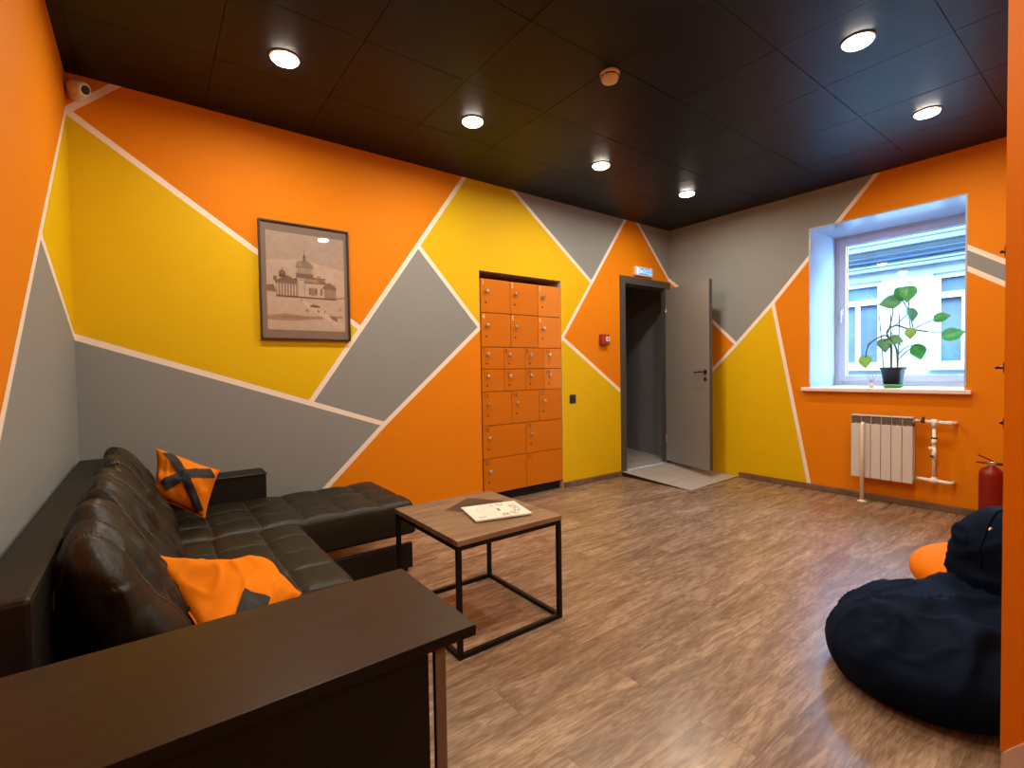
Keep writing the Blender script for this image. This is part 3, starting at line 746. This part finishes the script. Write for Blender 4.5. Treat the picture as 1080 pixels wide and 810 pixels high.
# ------------------------------------------------------------------ fire extinguisher
ex, ey = -.135, -2.905
t = thing('fire_extinguisher', (ex, ey, 0), 'red fire extinguisher standing on the floor behind the dark bean bag', 'fire extinguisher')
bm = B(); lathe(bm, [(.066, .002), (.070, .01), (.070, .37), (.066, .395), (.05, .415), (.026, .428), (.022, .44)], (ex, ey, 0), 36); link('cylinder', bm, 'red', t)
bm = B(); bx(bm, ex-.014, ex+.014, ey-.02, ey+.016, .437, .47, bev=.004); tube(bm, [(ex, ey, .455), (ex, ey-.03, .455)], .008, 10); link('valve', bm, 'steel', t)
bm = B(); bx(bm, ex-.009, ex+.009, ey-.02, ey+.085, .450, .461, bev=.003)
bx(bm, ex-.009, ex+.009, ey-.01, ey+.085, .466, .477, bev=.003, rot=Matrix.Rotation(.45, 4, 'X'), piv=(ex, ey-.01, .47)); link('lever', bm, 'red', t)
bm = B(); tube(bm, curve([(ex, ey-.03, .455), (ex, ey-.085, .45), (ex, ey-.10, .38), (ex, ey-.092, .2)]), .010, 10); link('hose', bm, 'rubber', t)
bm = B(); bx(bm, ex-.0, -.001, ey-.01, ey+.01, .34, .36); bm.free()

# ------------------------------------------------------------------ bean bags
def vnoise(p, s, a, seed=0): return noise.noise(Vector(p)*s+Vector((seed, seed*1.7, seed*.3)))*a
def blob_mesh(parts, vox=.022, it=6):
    bm = B()
    for c, r, rotz in parts:
        q = bmesh.ops.create_icosphere(bm, subdivisions=4, radius=1)
        mtx = Matrix.Translation(c) @ Matrix.Rotation(rotz, 4, 'Z') @ Matrix.Diagonal((*r, 1))
        bmesh.ops.transform(bm, matrix=mtx, verts=q['verts'])
    me = bpy.data.meshes.new('tmp'); bm.to_mesh(me); bm.free(); o = bpy.data.objects.new('tmp', me); COL.objects.link(o)
    rm = o.modifiers.new('r', 'REMESH'); rm.mode = 'VOXEL'; rm.voxel_size = vox
    sm = o.modifiers.new('s', 'SMOOTH'); sm.iterations = it; sm.factor = .6
    dg = bpy.context.evaluated_depsgraph_get(); dg.update(); m2 = bpy.data.meshes.new_from_object(o.evaluated_get(dg))
    bpy.data.objects.remove(o); bm = B(); bm.from_mesh(m2); bpy.data.meshes.remove(m2)
    bmesh.ops.recalc_face_normals(bm, faces=bm.faces[:]); bm.normal_update()
    return bm
def fold_noise(p, s, seed):
    v = noise.noise(Vector(p)*s+Vector((seed, 0, seed)))
    return 1-abs(v)*2.6
bbx, bby = -2.735, -3.155
t = thing('bean_bag', (bbx, bby, 0), 'large dark navy bean bag chair on the floor at the right partition', 'bean bag')
bm = blob_mesh([((bbx, bby, .115), (.475, .35, .185), 0), ((bbx+.05, bby-.02, .19), (.37, .31, .12), 0), ((bbx-.13, bby+.03, .185), (.26, .25, .10), 0)], .015, 10)
for v in bm.verts:
    p = v.co.copy(); n = v.normal
    top = max(0, min(1, (p.z-.12)/.2))
    f = fold_noise((p.x*1.0, p.y*1.4, p.z*1.5), 3.3, 3.1)
    d_ = vnoise(p, 2.2, .035, 5)+ (max(0, f-.5)*.075*top) + max(0, fold_noise((p.x*1.2+p.y*.6, p.y*1.2, p.z), 6.5, 8.7)-.6)*.035*(.35+.65*top) + vnoise((p.x*1, p.y*1, p.z*3), 7, .009, 2)*top
    rr = math.hypot((p.x-(bbx+.02))/.22, (p.y-(bby+.03))/.2)
    d_ -= .04*math.exp(-rr*rr)*top
    v.co = p+n*d_
    v.co.z = max(.002, v.co.z)
for f in bm.faces: f.smooth = True
link('body', bm, 'navy', t)
bm = blob_mesh([((-2.36, -3.33, .42), (.20, .215, .20), 0), ((-2.36, -3.33, .30), (.21, .225, .22), 0)], .018, 6)
for v in bm.verts:
    p = v.co.copy(); v.co = p+v.normal*(vnoise(p, 3.5, .018, 9)+max(0, fold_noise((p.x, p.y, p.z*2.2), 5, 1.4)-.6)*.035)
    if v.co.z > .60: v.co.z = .60+(v.co.z-.60)*.35
for f in bm.faces: f.smooth = True
link('back_lobe', bm, 'navy', t)
lobe_o = [o for o in t.children if o.name.startswith('back_lobe')][0]
bvh = BVHTree.FromPolygons([v.co for v in lobe_o.data.vertices], [tuple(p.vertices) for p in lobe_o.data.polygons])
lc = Vector((-2.36, -3.33, .36)); pts = []
for q in range(40):
    a = .15+q*.055
    dr = Vector((-math.cos(a)*.93, math.cos(a)*.36+.12, math.sin(a))).normalized()
    h_ = bvh.ray_cast(lc+dr*1.0, -dr)
    if h_[0] is not None: pts.append(h_[0]+dr*.001)
bm = B(); tube(bm, pts, .005, 8); link('piping', bm, 'navy', t)
zq = pts[14] if len(pts) > 16 else lc
bm = B(); tube(bm, [zq+Vector((-.004, .0, -.03)), zq+Vector((-.008, -.005, -.015)), zq+Vector((-.006, -.012, -.002))], .005, 8); link('zip_pull', bm, 'steel', t)
obx, oby = -1.80, -3.12
t = thing('bean_bag', (obx, oby, 0), 'bright orange bean bag mostly hidden behind the dark navy bean bag', 'bean bag')
bm = blob_mesh([((obx, oby, .12), (.33, .29, .14), 0), ((obx+.02, oby-.04, .17), (.23, .22, .11), 0)], .022, 8)
for v in bm.verts:
    p = v.co.copy(); v.co = p+v.normal*(vnoise(p, 3, .02, 4)); v.co.z = max(.002, v.co.z)
for f in bm.faces: f.smooth = True
link('body', bm, 'orange_cloth', t)

# ------------------------------------------------------------------ wall hooks at the partition edge
def hook(x, y, z, lab, kind, ln=1):
    t = thing('wall_hook', (x, y, z), lab, 'hook', 'small black hooks at the edge of the right partition')
    bm = B(); bx(bm, x-.002, x+.008, y-.004, y+.003, z-.014, z+.014, bev=.002); link('back_plate', bm, 'hook_metal', t)
    bm = B()
    tube(bm, curve([(x+.005, y+.004, z), (x+.002, y+.010*ln, z-.001), (x+.001, y+.015*ln, z+.006*kind)]), .0032, 8)
    bmesh.ops.create_icosphere(bm, subdivisions=2, radius=.0045, matrix=Matrix.Translation((x+.001, y+.017*ln, z+.008*kind))); link('prong', bm, 'hook_metal', t)
hook(-3.355, -3.409, 1.505, 'small black hook on the partition edge beside the grey wall stripe, topmost of three', 0, .5)
hook(-3.355, -3.409, 1.195, 'small black hook sticking out of the partition edge level with the window sill', 0, .9)
hook(-3.35, -3.409, 1.045, 'small black hook on the partition edge below sill level, lowest of three', 0, .35)

# ------------------------------------------------------------------ coffee table
tx0, tx1, ty0, ty1, tz = -4.19, -3.605, -1.925, -1.29, .505
t = thing('coffee_table', (-3.9, -1.6, 0), 'square coffee table with oak top on a thin black cube frame', 'table')
bm = B(); bx(bm, tx0, tx1, ty0, ty1, tz-.024, tz, bev=.002); link('tabletop', bm, 'oak', t)['label'] = 'oak coloured top board'
bw = .02; fx0, fx1, fy0, fy1 = tx0+.002, tx1-.002, ty0+.004, ty1-.004
for lx in (fx0, fx1-bw):
    for ly in (fy0, fy1-bw):
        box_obj('leg', 'black', t, lx, lx+bw, ly, ly+bw, .0, tz-.024)
for z_ in (0, tz-.044):
    nm = 'bottom_rail' if z_ == 0 else 'top_rail'
    for ly in (fy0, fy1-bw): box_obj(nm, 'black', t, fx0+bw, fx1-bw, ly, ly+bw, z_+.0005, z_+bw)
    for lx in (fx0, fx1-bw): box_obj(nm, 'black', t, lx, lx+bw, fy0+bw, fy1-bw, z_+.0005, z_+bw)
# magazines
def slab_quad(bm, q, z0, z1, mi=0, miside=0):
    u = [bm.verts.new((x, y, z1)) for x, y in q]; d = [bm.verts.new((x, y, z0)) for x, y in q]
    bm.faces.new(u).material_index = mi; bm.faces.new(list(reversed(d))).material_index = miside
    for i in range(4): bm.faces.new((d[i], d[(i+1) % 4], u[(i+1) % 4], u[i])).material_index = miside
t = thing('magazine', (-3.88, -1.6, tz), 'grey covered magazine lying half under the white one on the coffee table', 'magazine')
gq = [(-4.01, -1.50), (-3.795, -1.37), (-3.68, -1.55), (-3.90, -1.68)]
bm = B(); slab_quad(bm, gq, tz+.0005, tz+.004); link('pages', bm, 'paper', t)
bm = B(); slab_quad(bm, gq, tz+.004, tz+.005); link('cover', bm, 'greycover', t)['label'] = 'dark grey cover'
wq = [Vector((-4.0, -1.772)), Vector((-3.940, -1.535)), Vector((-3.657, -1.605)), Vector((-3.72, -1.838))]
t = thing('magazine', (-3.83, -1.69, tz+.006), 'white magazine with a round dial on its cover, upper one on the coffee table', 'magazine')
bm = B(); slab_quad(bm, [tuple(v) for v in wq], tz+.0055, tz+.0125); link('pages', bm, 'paper', t)
zt = tz+.0132
def wp(u, v): # u along the long side from left, v from the near side
    a = wq[0].lerp(wq[3], u); b = wq[1].lerp(wq[2], u); c = a.lerp(b, v); return (c.x, c.y)
bm = B(); slab_quad(bm, [tuple(v) for v in wq], tz+.0126, tz+.013)
def ring2(bm, cu, cv, r, w, n=40, mi=1, z=zt):
    for q in range(n):
        a0, a1 = 2*PI*q/n, 2*PI*(q+1)/n
        P0 = [wp(cu+rr_*math.cos(a), cv+rr_*1.2*math.sin(a)) for rr_, a in ((r, a0), (r+w, a0), (r+w, a1), (r, a1))]
        bm.faces.new([bm.verts.new((x, y, z)) for x, y in P0]).material_index = mi
ring2(bm, .56, .52, .37, .008); ring2(bm, .56, .52, .25, .006); ring2(bm, .40, .52, .16, .006)
bm.normal_update()
ex_u = Vector(wp(1, 0))-Vector(wp(0, 0)); ex_v = Vector(wp(0, 1))-Vector(wp(0, 0)); eu = Vector((*ex_u.normalized(), 0)); ev = Vector((*ex_v.normalized(), 0))
random.seed(3)
for ca, nmk in ((-.95, 2), (-.45, 3), (.05, 2), (.5, 3), (1.35, 3), (1.9, 1), (-1.5, 3)):     # dark figures set round the dial
    for q in range(nmk):
        a = ca+(q-nmk/2)*.15
        for kk in (0, 1):
            rr_ = .26+kk*.055+random.uniform(-.01, .01)
            cx_, cy__ = .58+rr_*math.cos(a), .50+rr_*1.2*math.sin(a)
            du, dv = random.choice(((.016, .02), (.008, .05), (.02, .016)))
            P0 = [wp(cx_-du, cy__-dv), wp(cx_+du, cy__-dv*.7), wp(cx_+du, cy__+dv), wp(cx_-du*.8, cy__+dv*.8)]
            bm.faces.new([bm.verts.new((x, y, zt+.0001)) for x, y in P0]).material_index = 2
for (u, v, l) in ((.08, .16, .16), (.10, .10, .10), (.72, .08, .1)):
    P0 = [wp(u, v), wp(u+l, v), wp(u+l, v+.035), wp(u, v+.035)]; bm.faces.new([bm.verts.new((x, y, zt+.0001)) for x, y in P0]).material_index = 1
P0 = [wp(.52, .40), wp(.57, .42), wp(.58, .62), wp(.53, .60)]; bm.faces.new([bm.verts.new((x, y, zt+.0001)) for x, y in P0]).material_index = 3
link('cover', bm, ['paper', 'sep_lines', 'ink', 'sep2'], t, normals=False)

# ------------------------------------------------------------------ sofa
sofa = thing('corner_sofa', (-4.9, -1.2, 0), 'black leather corner sofa with quilted seat and chaise along the left wall', 'sofa')
def sat(x): return max(-1, min(1, x))
def quilt(name, x0, x1, y0, y1, z0, z1, cx, cy, rnd=.045, puff=.021, seed=1, parent=sofa):
    nx, ny = int((x1-x0)/.0085), int((y1-y0)/.0085); bm = B(); g_ = []
    for i in range(nx+1):
        row = []
        for j_ in range(ny+1):
            u, v = i/nx, j_/ny; x, y = x0+(x1-x0)*u, y0+(y1-y0)*v
            e_ = min(x-x0, x1-x, y-y0, y1-y)
            ex_ = max(0, 1-min(x-x0, x1-x)/rnd); ey_ = max(0, 1-min(y-y0, y1-y)/rnd)
            rr_ = min(1, math.hypot(ex_, ey_)); z = z1-rnd*(1-math.sqrt(max(0, 1-rr_*rr_)))*.9
            su, sv = abs(math.sin(PI*cx*u)), abs(math.sin(PI*cy*v))
            z += puff*((su**.38)*(sv**.38)-.65)*(1-rr_)
            # tufted corners with short creases
            du = (cx*u) % 1; dv = (cy*v) % 1; du = min(du, 1-du); dv = min(dv, 1-dv); dd = math.hypot(du, dv)
            z -= .010*math.exp(-(dd/.10)**2)*(1-rr_)
            z += vnoise((x*1.0, y*3.2, 0), 4, .006, seed)*(1-rr_)+vnoise((x*4, y, 0), 7, .003, seed+3)*(1-rr_)
            row.append(bm.verts.new((x, y, z)))
        g_.append(row)
    for i in range(nx):
        for j_ in range(ny):
            bm.faces.new((g_[i][j_], g_[i+1][j_], g_[i+1][j_+1], g_[i][j_+1])).smooth = True
    per = [g_[i][0] for i in range(nx+1)]+[g_[nx][j_] for j_ in range(1, ny+1)]+[g_[i][ny] for i in range(nx-1, -1, -1)]+[g_[0][j_] for j_ in range(ny-1, 0, -1)]
    prev = per
    for zz, out in ((z0+(z1-z0)*.35, .004), (z0+.015, .0), (z0, -.012)):
        cur = []
        for p in per:
            dx = (-1 if p.co.x < x0+.001 else 1 if p.co.x > x1-.001 else 0); dy = (-1 if p.co.y < y0+.001 else 1 if p.co.y > y1-.001 else 0)
            cur.append(bm.verts.new((p.co.x+dx*out, p.co.y+dy*out, zz)))
        for q in range(len(per)):
            bm.faces.new((prev[q], cur[q], cur[(q+1) % len(per)], prev[(q+1) % len(per)])).smooth = True
        prev = cur
    bm.faces.new(prev)
    o = link(name, bm, 'leather', parent)
    sb = B()
    for c in range(1, cx):
        i = round(nx*c/cx); tube(sb, [me_co for me_co in (Vector(o.data.vertices[i*(ny+1)+j_].co)+Vector((0, 0, .0006)) for j_ in range(2, ny-1, 2))], .0021, 5)
    for c in range(1, cy):
        j_ = round(ny*c/cy); tube(sb, [Vector(o.data.vertices[i*(ny+1)+j_].co)+Vector((0, 0, .0006)) for i in range(2, nx-1, 2)], .0021, 5)
    link('seam', sb, 'seam', o)['label'] = 'stitched seams of the quilted seat with their sheen coloured in'
    return o
quilt('chaise_cushion', -5.38, -3.905, -.925, -.235, .222, .432, 7, 3, seed=2)
quilt('seat_cushion', -5.38, -4.575, -2.28, -.93, .24, .432, 4, 6, seed=5)
# backrest frame
bm = B(); bx(bm, XL+.012, -5.394, -2.30, -.20, .03, .765, bev=.012); link('backrest_frame', bm, 'leather_frame', sofa)
bm = B(); bx(bm, -5.40, -4.60, -.225, -.075, .03, .592, bev=.014); ar = link('armrest', bm, 'leather_frame', sofa)
bm = B(); tube(bm, [(-5.39, -.228, .575), (-4.608, -.228, .575), (-4.598, -.222, .575), (-4.598, -.08, .575)], .004, 6); link('piping', bm, 'leather', ar)
bm = B(); bx(bm, -5.39, -4.60, -2.28, -.24, .04, .24, bev=.006); link('base', bm, 'leather_frame', sofa)
# pull out front of the chaise, seen through the gap
bm = B(); bx(bm, -4.60, -3.93, -.935, -.905, .022, .172, bev=.003);
link('chaise_drawer', bm, 'leather_frame', sofa)
for x_, y_ in ((-3.97, -.90), (-4.5, -.30), (-5.3, -2.2), (-4.65, -2.2)):
    bm = B(); lathe(bm, [(.018, .0), (.022, .006), (.022, .042)], (x_, y_, 0), 16); link('foot', bm, 'rubber', sofa)
for x_, y_ in ((-4.06, -.30), (-4.5, -.27)):
    bm = B(); bx(bm, x_-.015, x_+.015, y_-.015, y_+.015, .042, .215); link('support_post', bm, 'black', sofa)
# back cushions
def cushion(y0, y1, zt_, seed, thick=.098, lean=.22, xb=-5.278, label=None, droop=.0):
    zc, hz_ = (zt_+.415)/2, (zt_-.415)/2; yc, hy__ = (y0+y1)/2, (y1-y0)/2
    bm = B(); q = bmesh.ops.create_icosphere(bm, subdivisions=6, radius=1)
    for v in bm.verts:
        p = v.co.normalized()
        f = lambda c, e: math.copysign(abs(c)**e, c)
        # superellipsoid directions
        n_ = (abs(p.x)**2.3+abs(p.y)**4.2+abs(p.z)**3.0)**(-1/3.0)
        a, b, c_ = p.x*n_, p.y*n_, p.z*n_
        a, b, c_ = [max(-1.05, min(1.05, q_)) for q_ in (a, b, c_)]
        x = a*thick; y = b*hy__; z = c_*hz_
        edge = 1-min(1, abs(b)**6)
        # stitched channels running up and over the cushion
        ch = abs(math.sin(PI*(b*2.35+.5+.05*c_)))
        k_ = 1-.11*math.exp(-(ch/.13)**1.2)*edge
        x *= k_; z = z*(1-.07*math.exp(-(ch/.11)**1.2)*edge)
        w = vnoise((x*2, y*5, z*1.6), 3.1, .030, seed)+max(0, fold_noise((x, y*1.6, z*.7), 6, seed)-.55)*.030*(1 if c_ < .3 else .4)
        d_ = Vector((p.x, p.y*.5, p.z)).normalized()
        X = Vector((x, y, z))+d_*w
        X.x *= 1-.30*max(-1, min(1, X.z/hz_))
        X.x += -.24*X.z
        if X.z < 0: X.x += .055*(-X.z/hz_)
        v.co = Vector((xb+X.x, yc+X.y, max(.418, zc+X.z)))
    for f_ in bm.faces: f_.smooth = True
    bvh = BVHTree.FromBMesh(bm)
    o = link('back_cushion', bm, 'leather', sofa)
    sb = B()
    for bk in (-.85, -.425, 0, .425, .85):
        # where the channel function is zero
        bb = (round(bk*2.35+.5)-.5)/2.35
        if abs(bb) > .93: continue
        yy = yc+bb*hy__; ps = []
        for q in range(34):
            a = -.25+q*(PI+.1)/33
            dr = Vector((math.cos(a), 0, math.sin(a))).normalized()
            hh = bvh.ray_cast(Vector((xb, yy, zc))+dr*.7, -dr)
            if hh[0] is not None: ps.append(hh[0]+dr*.0005)
        if len(ps) > 5: tube(sb, ps, .0022, 6)
    link('seam', sb, 'seam', o)['label'] = 'stitched seams over the cushion with their sheen coloured in'
    if label: o['label'] = label
    return o
cushion(-2.16, -1.66, .845, 2.0)
cushion(-1.66, -1.10, .85, 7.0, thick=.10)
cushion(-1.10, -.26, .85, 11.0, thick=.10)

# ------------------------------------------------------------------ cushions with crosses
def pillow(name, A, Bc, Cc, Dc, T, label, bands, seed, parent_group):
    A, Bc, Cc, Dc = [Vector(v) for v in (A, Bc, Cc, Dc)]
    cen = (A+Bc+Cc+Dc)/4; nrm = (Cc-A).cross(Dc-Bc).normalized()
    cam = Vector((-5.196, -3.66, 1.206))
    if nrm.dot(cam-cen) < 0: nrm = -nrm
    def P_(s, t_, side, lift=0):
        # pulled in edges
        pin = .07
        s2 = s+pin*(.5-s)*2*(4*t_*(1-t_))*.5; t2_ = t_+pin*(.5-t_)*2*(4*s*(1-s))*.5
        p = A*(1-s2)*(1-t2_)+Bc*s2*(1-t2_)+Cc*s2*t2_+Dc*(1-s2)*t2_
        h = (max(0, 4*s*(1-s))**.55)*(max(0, 4*t_*(1-t_))**.55)
        rim = min(s, 1-s, t_, 1-t_)
        w = vnoise((s*3, t_*3, side), 1.6, .022, seed)*h+max(0, fold_noise((s*2.2, t_*1.3, side), 2.2, seed)-.5)*.018*h
        sag = vnoise((s*2, t_*2, 0), 1.2, .02, seed+4)
        return p+nrm*(side*(T*h+w+lift)+sag*1.0)
    t = thing(name, tuple(cen), label, 'cushion', parent_group)
    n = 44; bm = B()
    for side in (1, -1):
        g_ = [[bm.verts.new(P_(i/n, j_/n, side)) for j_ in range(n+1)] for i in range(n+1)]
        for i in range(n):
            for j_ in range(n):
                q = (g_[i][j_], g_[i+1][j_], g_[i+1][j_+1], g_[i][j_+1]); bm.faces.new(q if side == 1 else q[::-1]).smooth = True
    bmesh.ops.remove_doubles(bm, verts=bm.verts[:], dist=.0004)
    link('cover', bm, 'pillow', t)
    bm = B(); edge = []
    for (sa, ta), (sb, tb) in (((0, 0), (1, 0)), ((1, 0), (1, 1)), ((1, 1), (0, 1)), ((0, 1), (0, 0))):
        for q in range(n): edge.append(P_(sa+(sb-sa)*q/n, ta+(tb-ta)*q/n, 1))
    edge.append(edge[0]); tube(bm, edge, .0035, 6); link('seam', bm, 'pillow', t)
    for bi, (s0, t0, s1_, t1_, w_) in enumerate(bands):
        bm = B(); m_ = 30; L_ = math.hypot(s1_-s0, t1_-t0); nx, ny = -(t1_-t0)/L_, (s1_-s0)/L_; rows_ = []
        for q in range(m_+1):
            f = q/m_; s, tt = s0+(s1_-s0)*f, t0+(t1_-t0)*f
            rows_.append([bm.verts.new(P_(max(.003, min(.997, s+nx*w_*o_)), max(.003, min(.997, tt+ny*w_*o_)), 1, .0052+.0012*bi)) for o_ in (-.5, -.375, -.25, -.125, 0, .125, .25, .375, .5)])
        for a, b in zip(rows_, rows_[1:]):
            for q in range(8): bm.faces.new((a[q], a[q+1], b[q+1], b[q])).smooth = True
        link('cross_band', bm, 'band', t)['label'] = 'dark grey felt band'
    return t
CAM = Vector((-5.196, -3.66, 1.206))
pillow('throw_pillow', (-5.166, -.36, .812), (-4.894, -.58, .688), (-4.975, -.64, .458), (-5.186, -.60, .590), .10,
       'orange throw pillow with a dark grey cross, standing in the sofa corner', [(.20, .04, .90, .95, .19), (.95, .12, .20, .82, .19)], 1.3, 'orange pillows on the black sofa')
pillow('throw_pillow', (-5.198, -1.68, .628), (-4.862, -1.80, .535), (-4.80, -1.93, .475), (-5.07, -2.23, .44), .07,
       'orange throw pillow lying flat on the sofa behind the dark desk', [(.29, .97, .50, .80, .28)], 4.1, 'orange pillows on the black sofa')

# ------------------------------------------------------------------ dark desk in the foreground
dx0, dx1, dy0, dy1, dz = XL+.004, -4.682, -2.842, -2.485, .70
t = thing('desk', (-5.1, -2.66, 0), 'narrow dark brown desk in the foreground beside the left wall', 'desk')
bm = B(); bx(bm, dx0, dx1, dy0, dy1, dz-.022, dz, bev=.0015); dtp = link('desktop', bm, ['wenge', 'black'], t)
for p in dtp.data.polygons:
    if p.normal.z < .8: p.material_index = 1
bm = B(); bx(bm, dx0+.02, -4.780, dy0+.018, dy0+.036, .0, dz-.022); link('front_panel', bm, 'black', t)
bm = B(); bx(bm, dx0+.02, dx0+.038, dy0+.036, dy1-.03, .0, dz-.022); link('side_panel', bm, 'black', t)
bm = B(); bx(bm, -4.768, -4.746, dy0+.012, dy0+.024, 0, dz-.022); lg = link('leg', bm, ['legwood', 'black'], t); lg['label'] = 'narrow upright board with a black edge'
for p in lg.data.polygons:
    if p.normal.x < -.5: p.material_index = 1

# ------------------------------------------------------------------ outside
bx0 = 4.0
bt = thing('building', (4.2, -1.4, -1), 'pale plaster building with white framed windows across the passage outside', 'building')
bm = B(); zb0, zb1 = 1.18, 2.53
wins = [(-1.04, .60), (-3.30, -1.66), (-5.56, -3.92), (1.22, 2.86)]
ed = sorted([v for w in wins for v in w]); allx = [-8]+ed+[6]
for i in range(len(allx)-1):
    a, b = allx[i], allx[i+1]; iswin = i % 2 == 1
    if iswin: bx(bm, bx0, bx0+.3, a, b, -1, zb0); bx(bm, bx0, bx0+.3, a, b, zb1, 3.75)
    else: bx(bm, bx0, bx0+.3, a, b, -1, 3.75)
bx(bm, bx0+.28, bx0+.32, -8, 6, -1, 3.75)
link('wall', bm, 'facade', bt)
bm = B()
for z_, h_, d_ in ((2.66, .05, .10), (2.98, .07, .16), (3.40, .10, .24)): bx(bm, bx0-d_, bx0, -8, 6, z_, z_+h_, bev=.01)
link('cornice', bm, 'ext_band', bt)
for a, b in wins:
    bm = B(); fw_ = .07
    for c_ in ((a, b, zb0, zb0+fw_), (a, b, zb1-fw_, zb1), (a+.01, b-.01, 2.17, 2.25)): bx(bm, bx0+(.045 if c_[2] == 2.17 else .05), bx0+.13, c_[0], c_[1], c_[2], c_[3])
    for yy in (a, b-fw_): bx(bm, bx0+.05, bx0+.13, yy, yy+fw_, zb0+fw_, zb1-fw_)
    for yy in (a+.31, b-.36, (a+b)/2): bx(bm, bx0+.05, bx0+.13, yy, yy+.06, zb0+fw_, 2.17)
    bx(bm, bx0-.05, bx0+.06, a-.03, b+.03, zb0-.05, zb0+.02)
    w_ = link('window', bm, 'ext_white', bt)
    bm = B(); bx(bm, bx0+.10, bx0+.11, a+.01, b-.01, zb0+.01, zb1-.01); link('pane', bm, 'ext_glass', w_)
random.seed(11)
for i, (z_, r_) in enumerate([(2.755, .022), (2.835, .03), (2.915, .016), (3.11, .04), (3.20, .018), (3.275, .03), (3.345, .014), (3.55, .035), (3.64, .02), (2.79, .010), (2.875, .012), (3.16, .012), (3.235, .011), (3.31, .012), (3.375, .012)]):
    x_ = bx0-r_+.001
    bm = B(); pts = [(x_, y_, z_+.011*math.sin(y_*1.3)) for y_ in [-7+q*.5 for q in range(26)]]
    tube(bm, pts, r_, 10)
    o = link('cable' if r_ < .035 else 'duct_pipe', bm, 'ext_dark' if i % 3 == 1 else 'ext_band', None)
    tag(o, ('thin grey cable' if r_ < .035 else 'pale blue grey pipe')+' running along the top of the passage seen through the window glass', 'cable' if r_ < .035 else 'pipe', 'cables and pipes outside the window')
bm = B(); quad(bm, ((.7, -9, -1), (4.0, -9, -1), (4.0, 6, -1), (.7, 6, -1))); struct('ground', bm, 'ground')
bm = B()
for (a, b, c_, d_) in ((-9, WY0, -1, 4), (WY1, 6, -1, 4), (WY0, WY1, -1, WZ0-.03), (WY0, WY1, WZ1+.01, 4)): quad(bm, ((D+.075, a, c_), (D+.075, b, c_), (D+.075, b, d_), (D+.075, a, d_)))
struct('wall_outside', bm, 'wall_ext')

# ------------------------------------------------------------------ light
w = bpy.data.worlds.new('sky'); S.world = w; w.use_nodes = True; nt = w.node_tree
bg = nt.nodes['Background']; bg.inputs['Color'].default_value = (.27, .56, 1.0, 1); bg.inputs['Strength'].default_value = 44
sun = bpy.data.lights.new('sun', 'SUN'); sun.energy = 22; sun.color = (.42, .69, 1); sun.angle = .2
so = bpy.data.objects.new('sun', sun); COL.objects.link(so); so.rotation_euler = Vector((.62, .25, -1)).to_track_quat('-Z', 'Y').to_euler()

# ------------------------------------------------------------------ camera
cd = bpy.data.cameras.new('camera'); cam = bpy.data.objects.new('camera', cd); COL.objects.link(cam)
yaw, pit, rol = .6434, -.0265, -.0157
f = Vector((math.sin(yaw)*math.cos(pit), math.cos(yaw)*math.cos(pit), math.sin(pit))); r = Vector((math.cos(yaw), -math.sin(yaw), 0)); u = r.cross(f)
cr, sr = math.cos(rol), math.sin(rol); r2 = r*cr+u*sr; u2 = r*-sr+u*cr
mw = Matrix((r2, u2, -f)).transposed().to_4x4(); mw.translation = (-5.196, -3.66, 1.206); cam.matrix_world = mw
cd.sensor_width = 36; cd.lens = 36*513.05/1080; cd.clip_start = .02
S.camera = cam
S.view_settings.view_transform = 'Standard'; S.view_settings.look = 'None'; S.view_settings.exposure = 0; S.view_settings.gamma = 1
S.view_settings.use_curve_mapping = False
S.cycles.use_denoising = True; S.cycles.max_bounces = 8; S.cycles.diffuse_bounces = 5; S.cycles.caustics_reflective = False; S.cycles.caustics_refractive = False
S.cycles.sample_clamp_indirect = 6
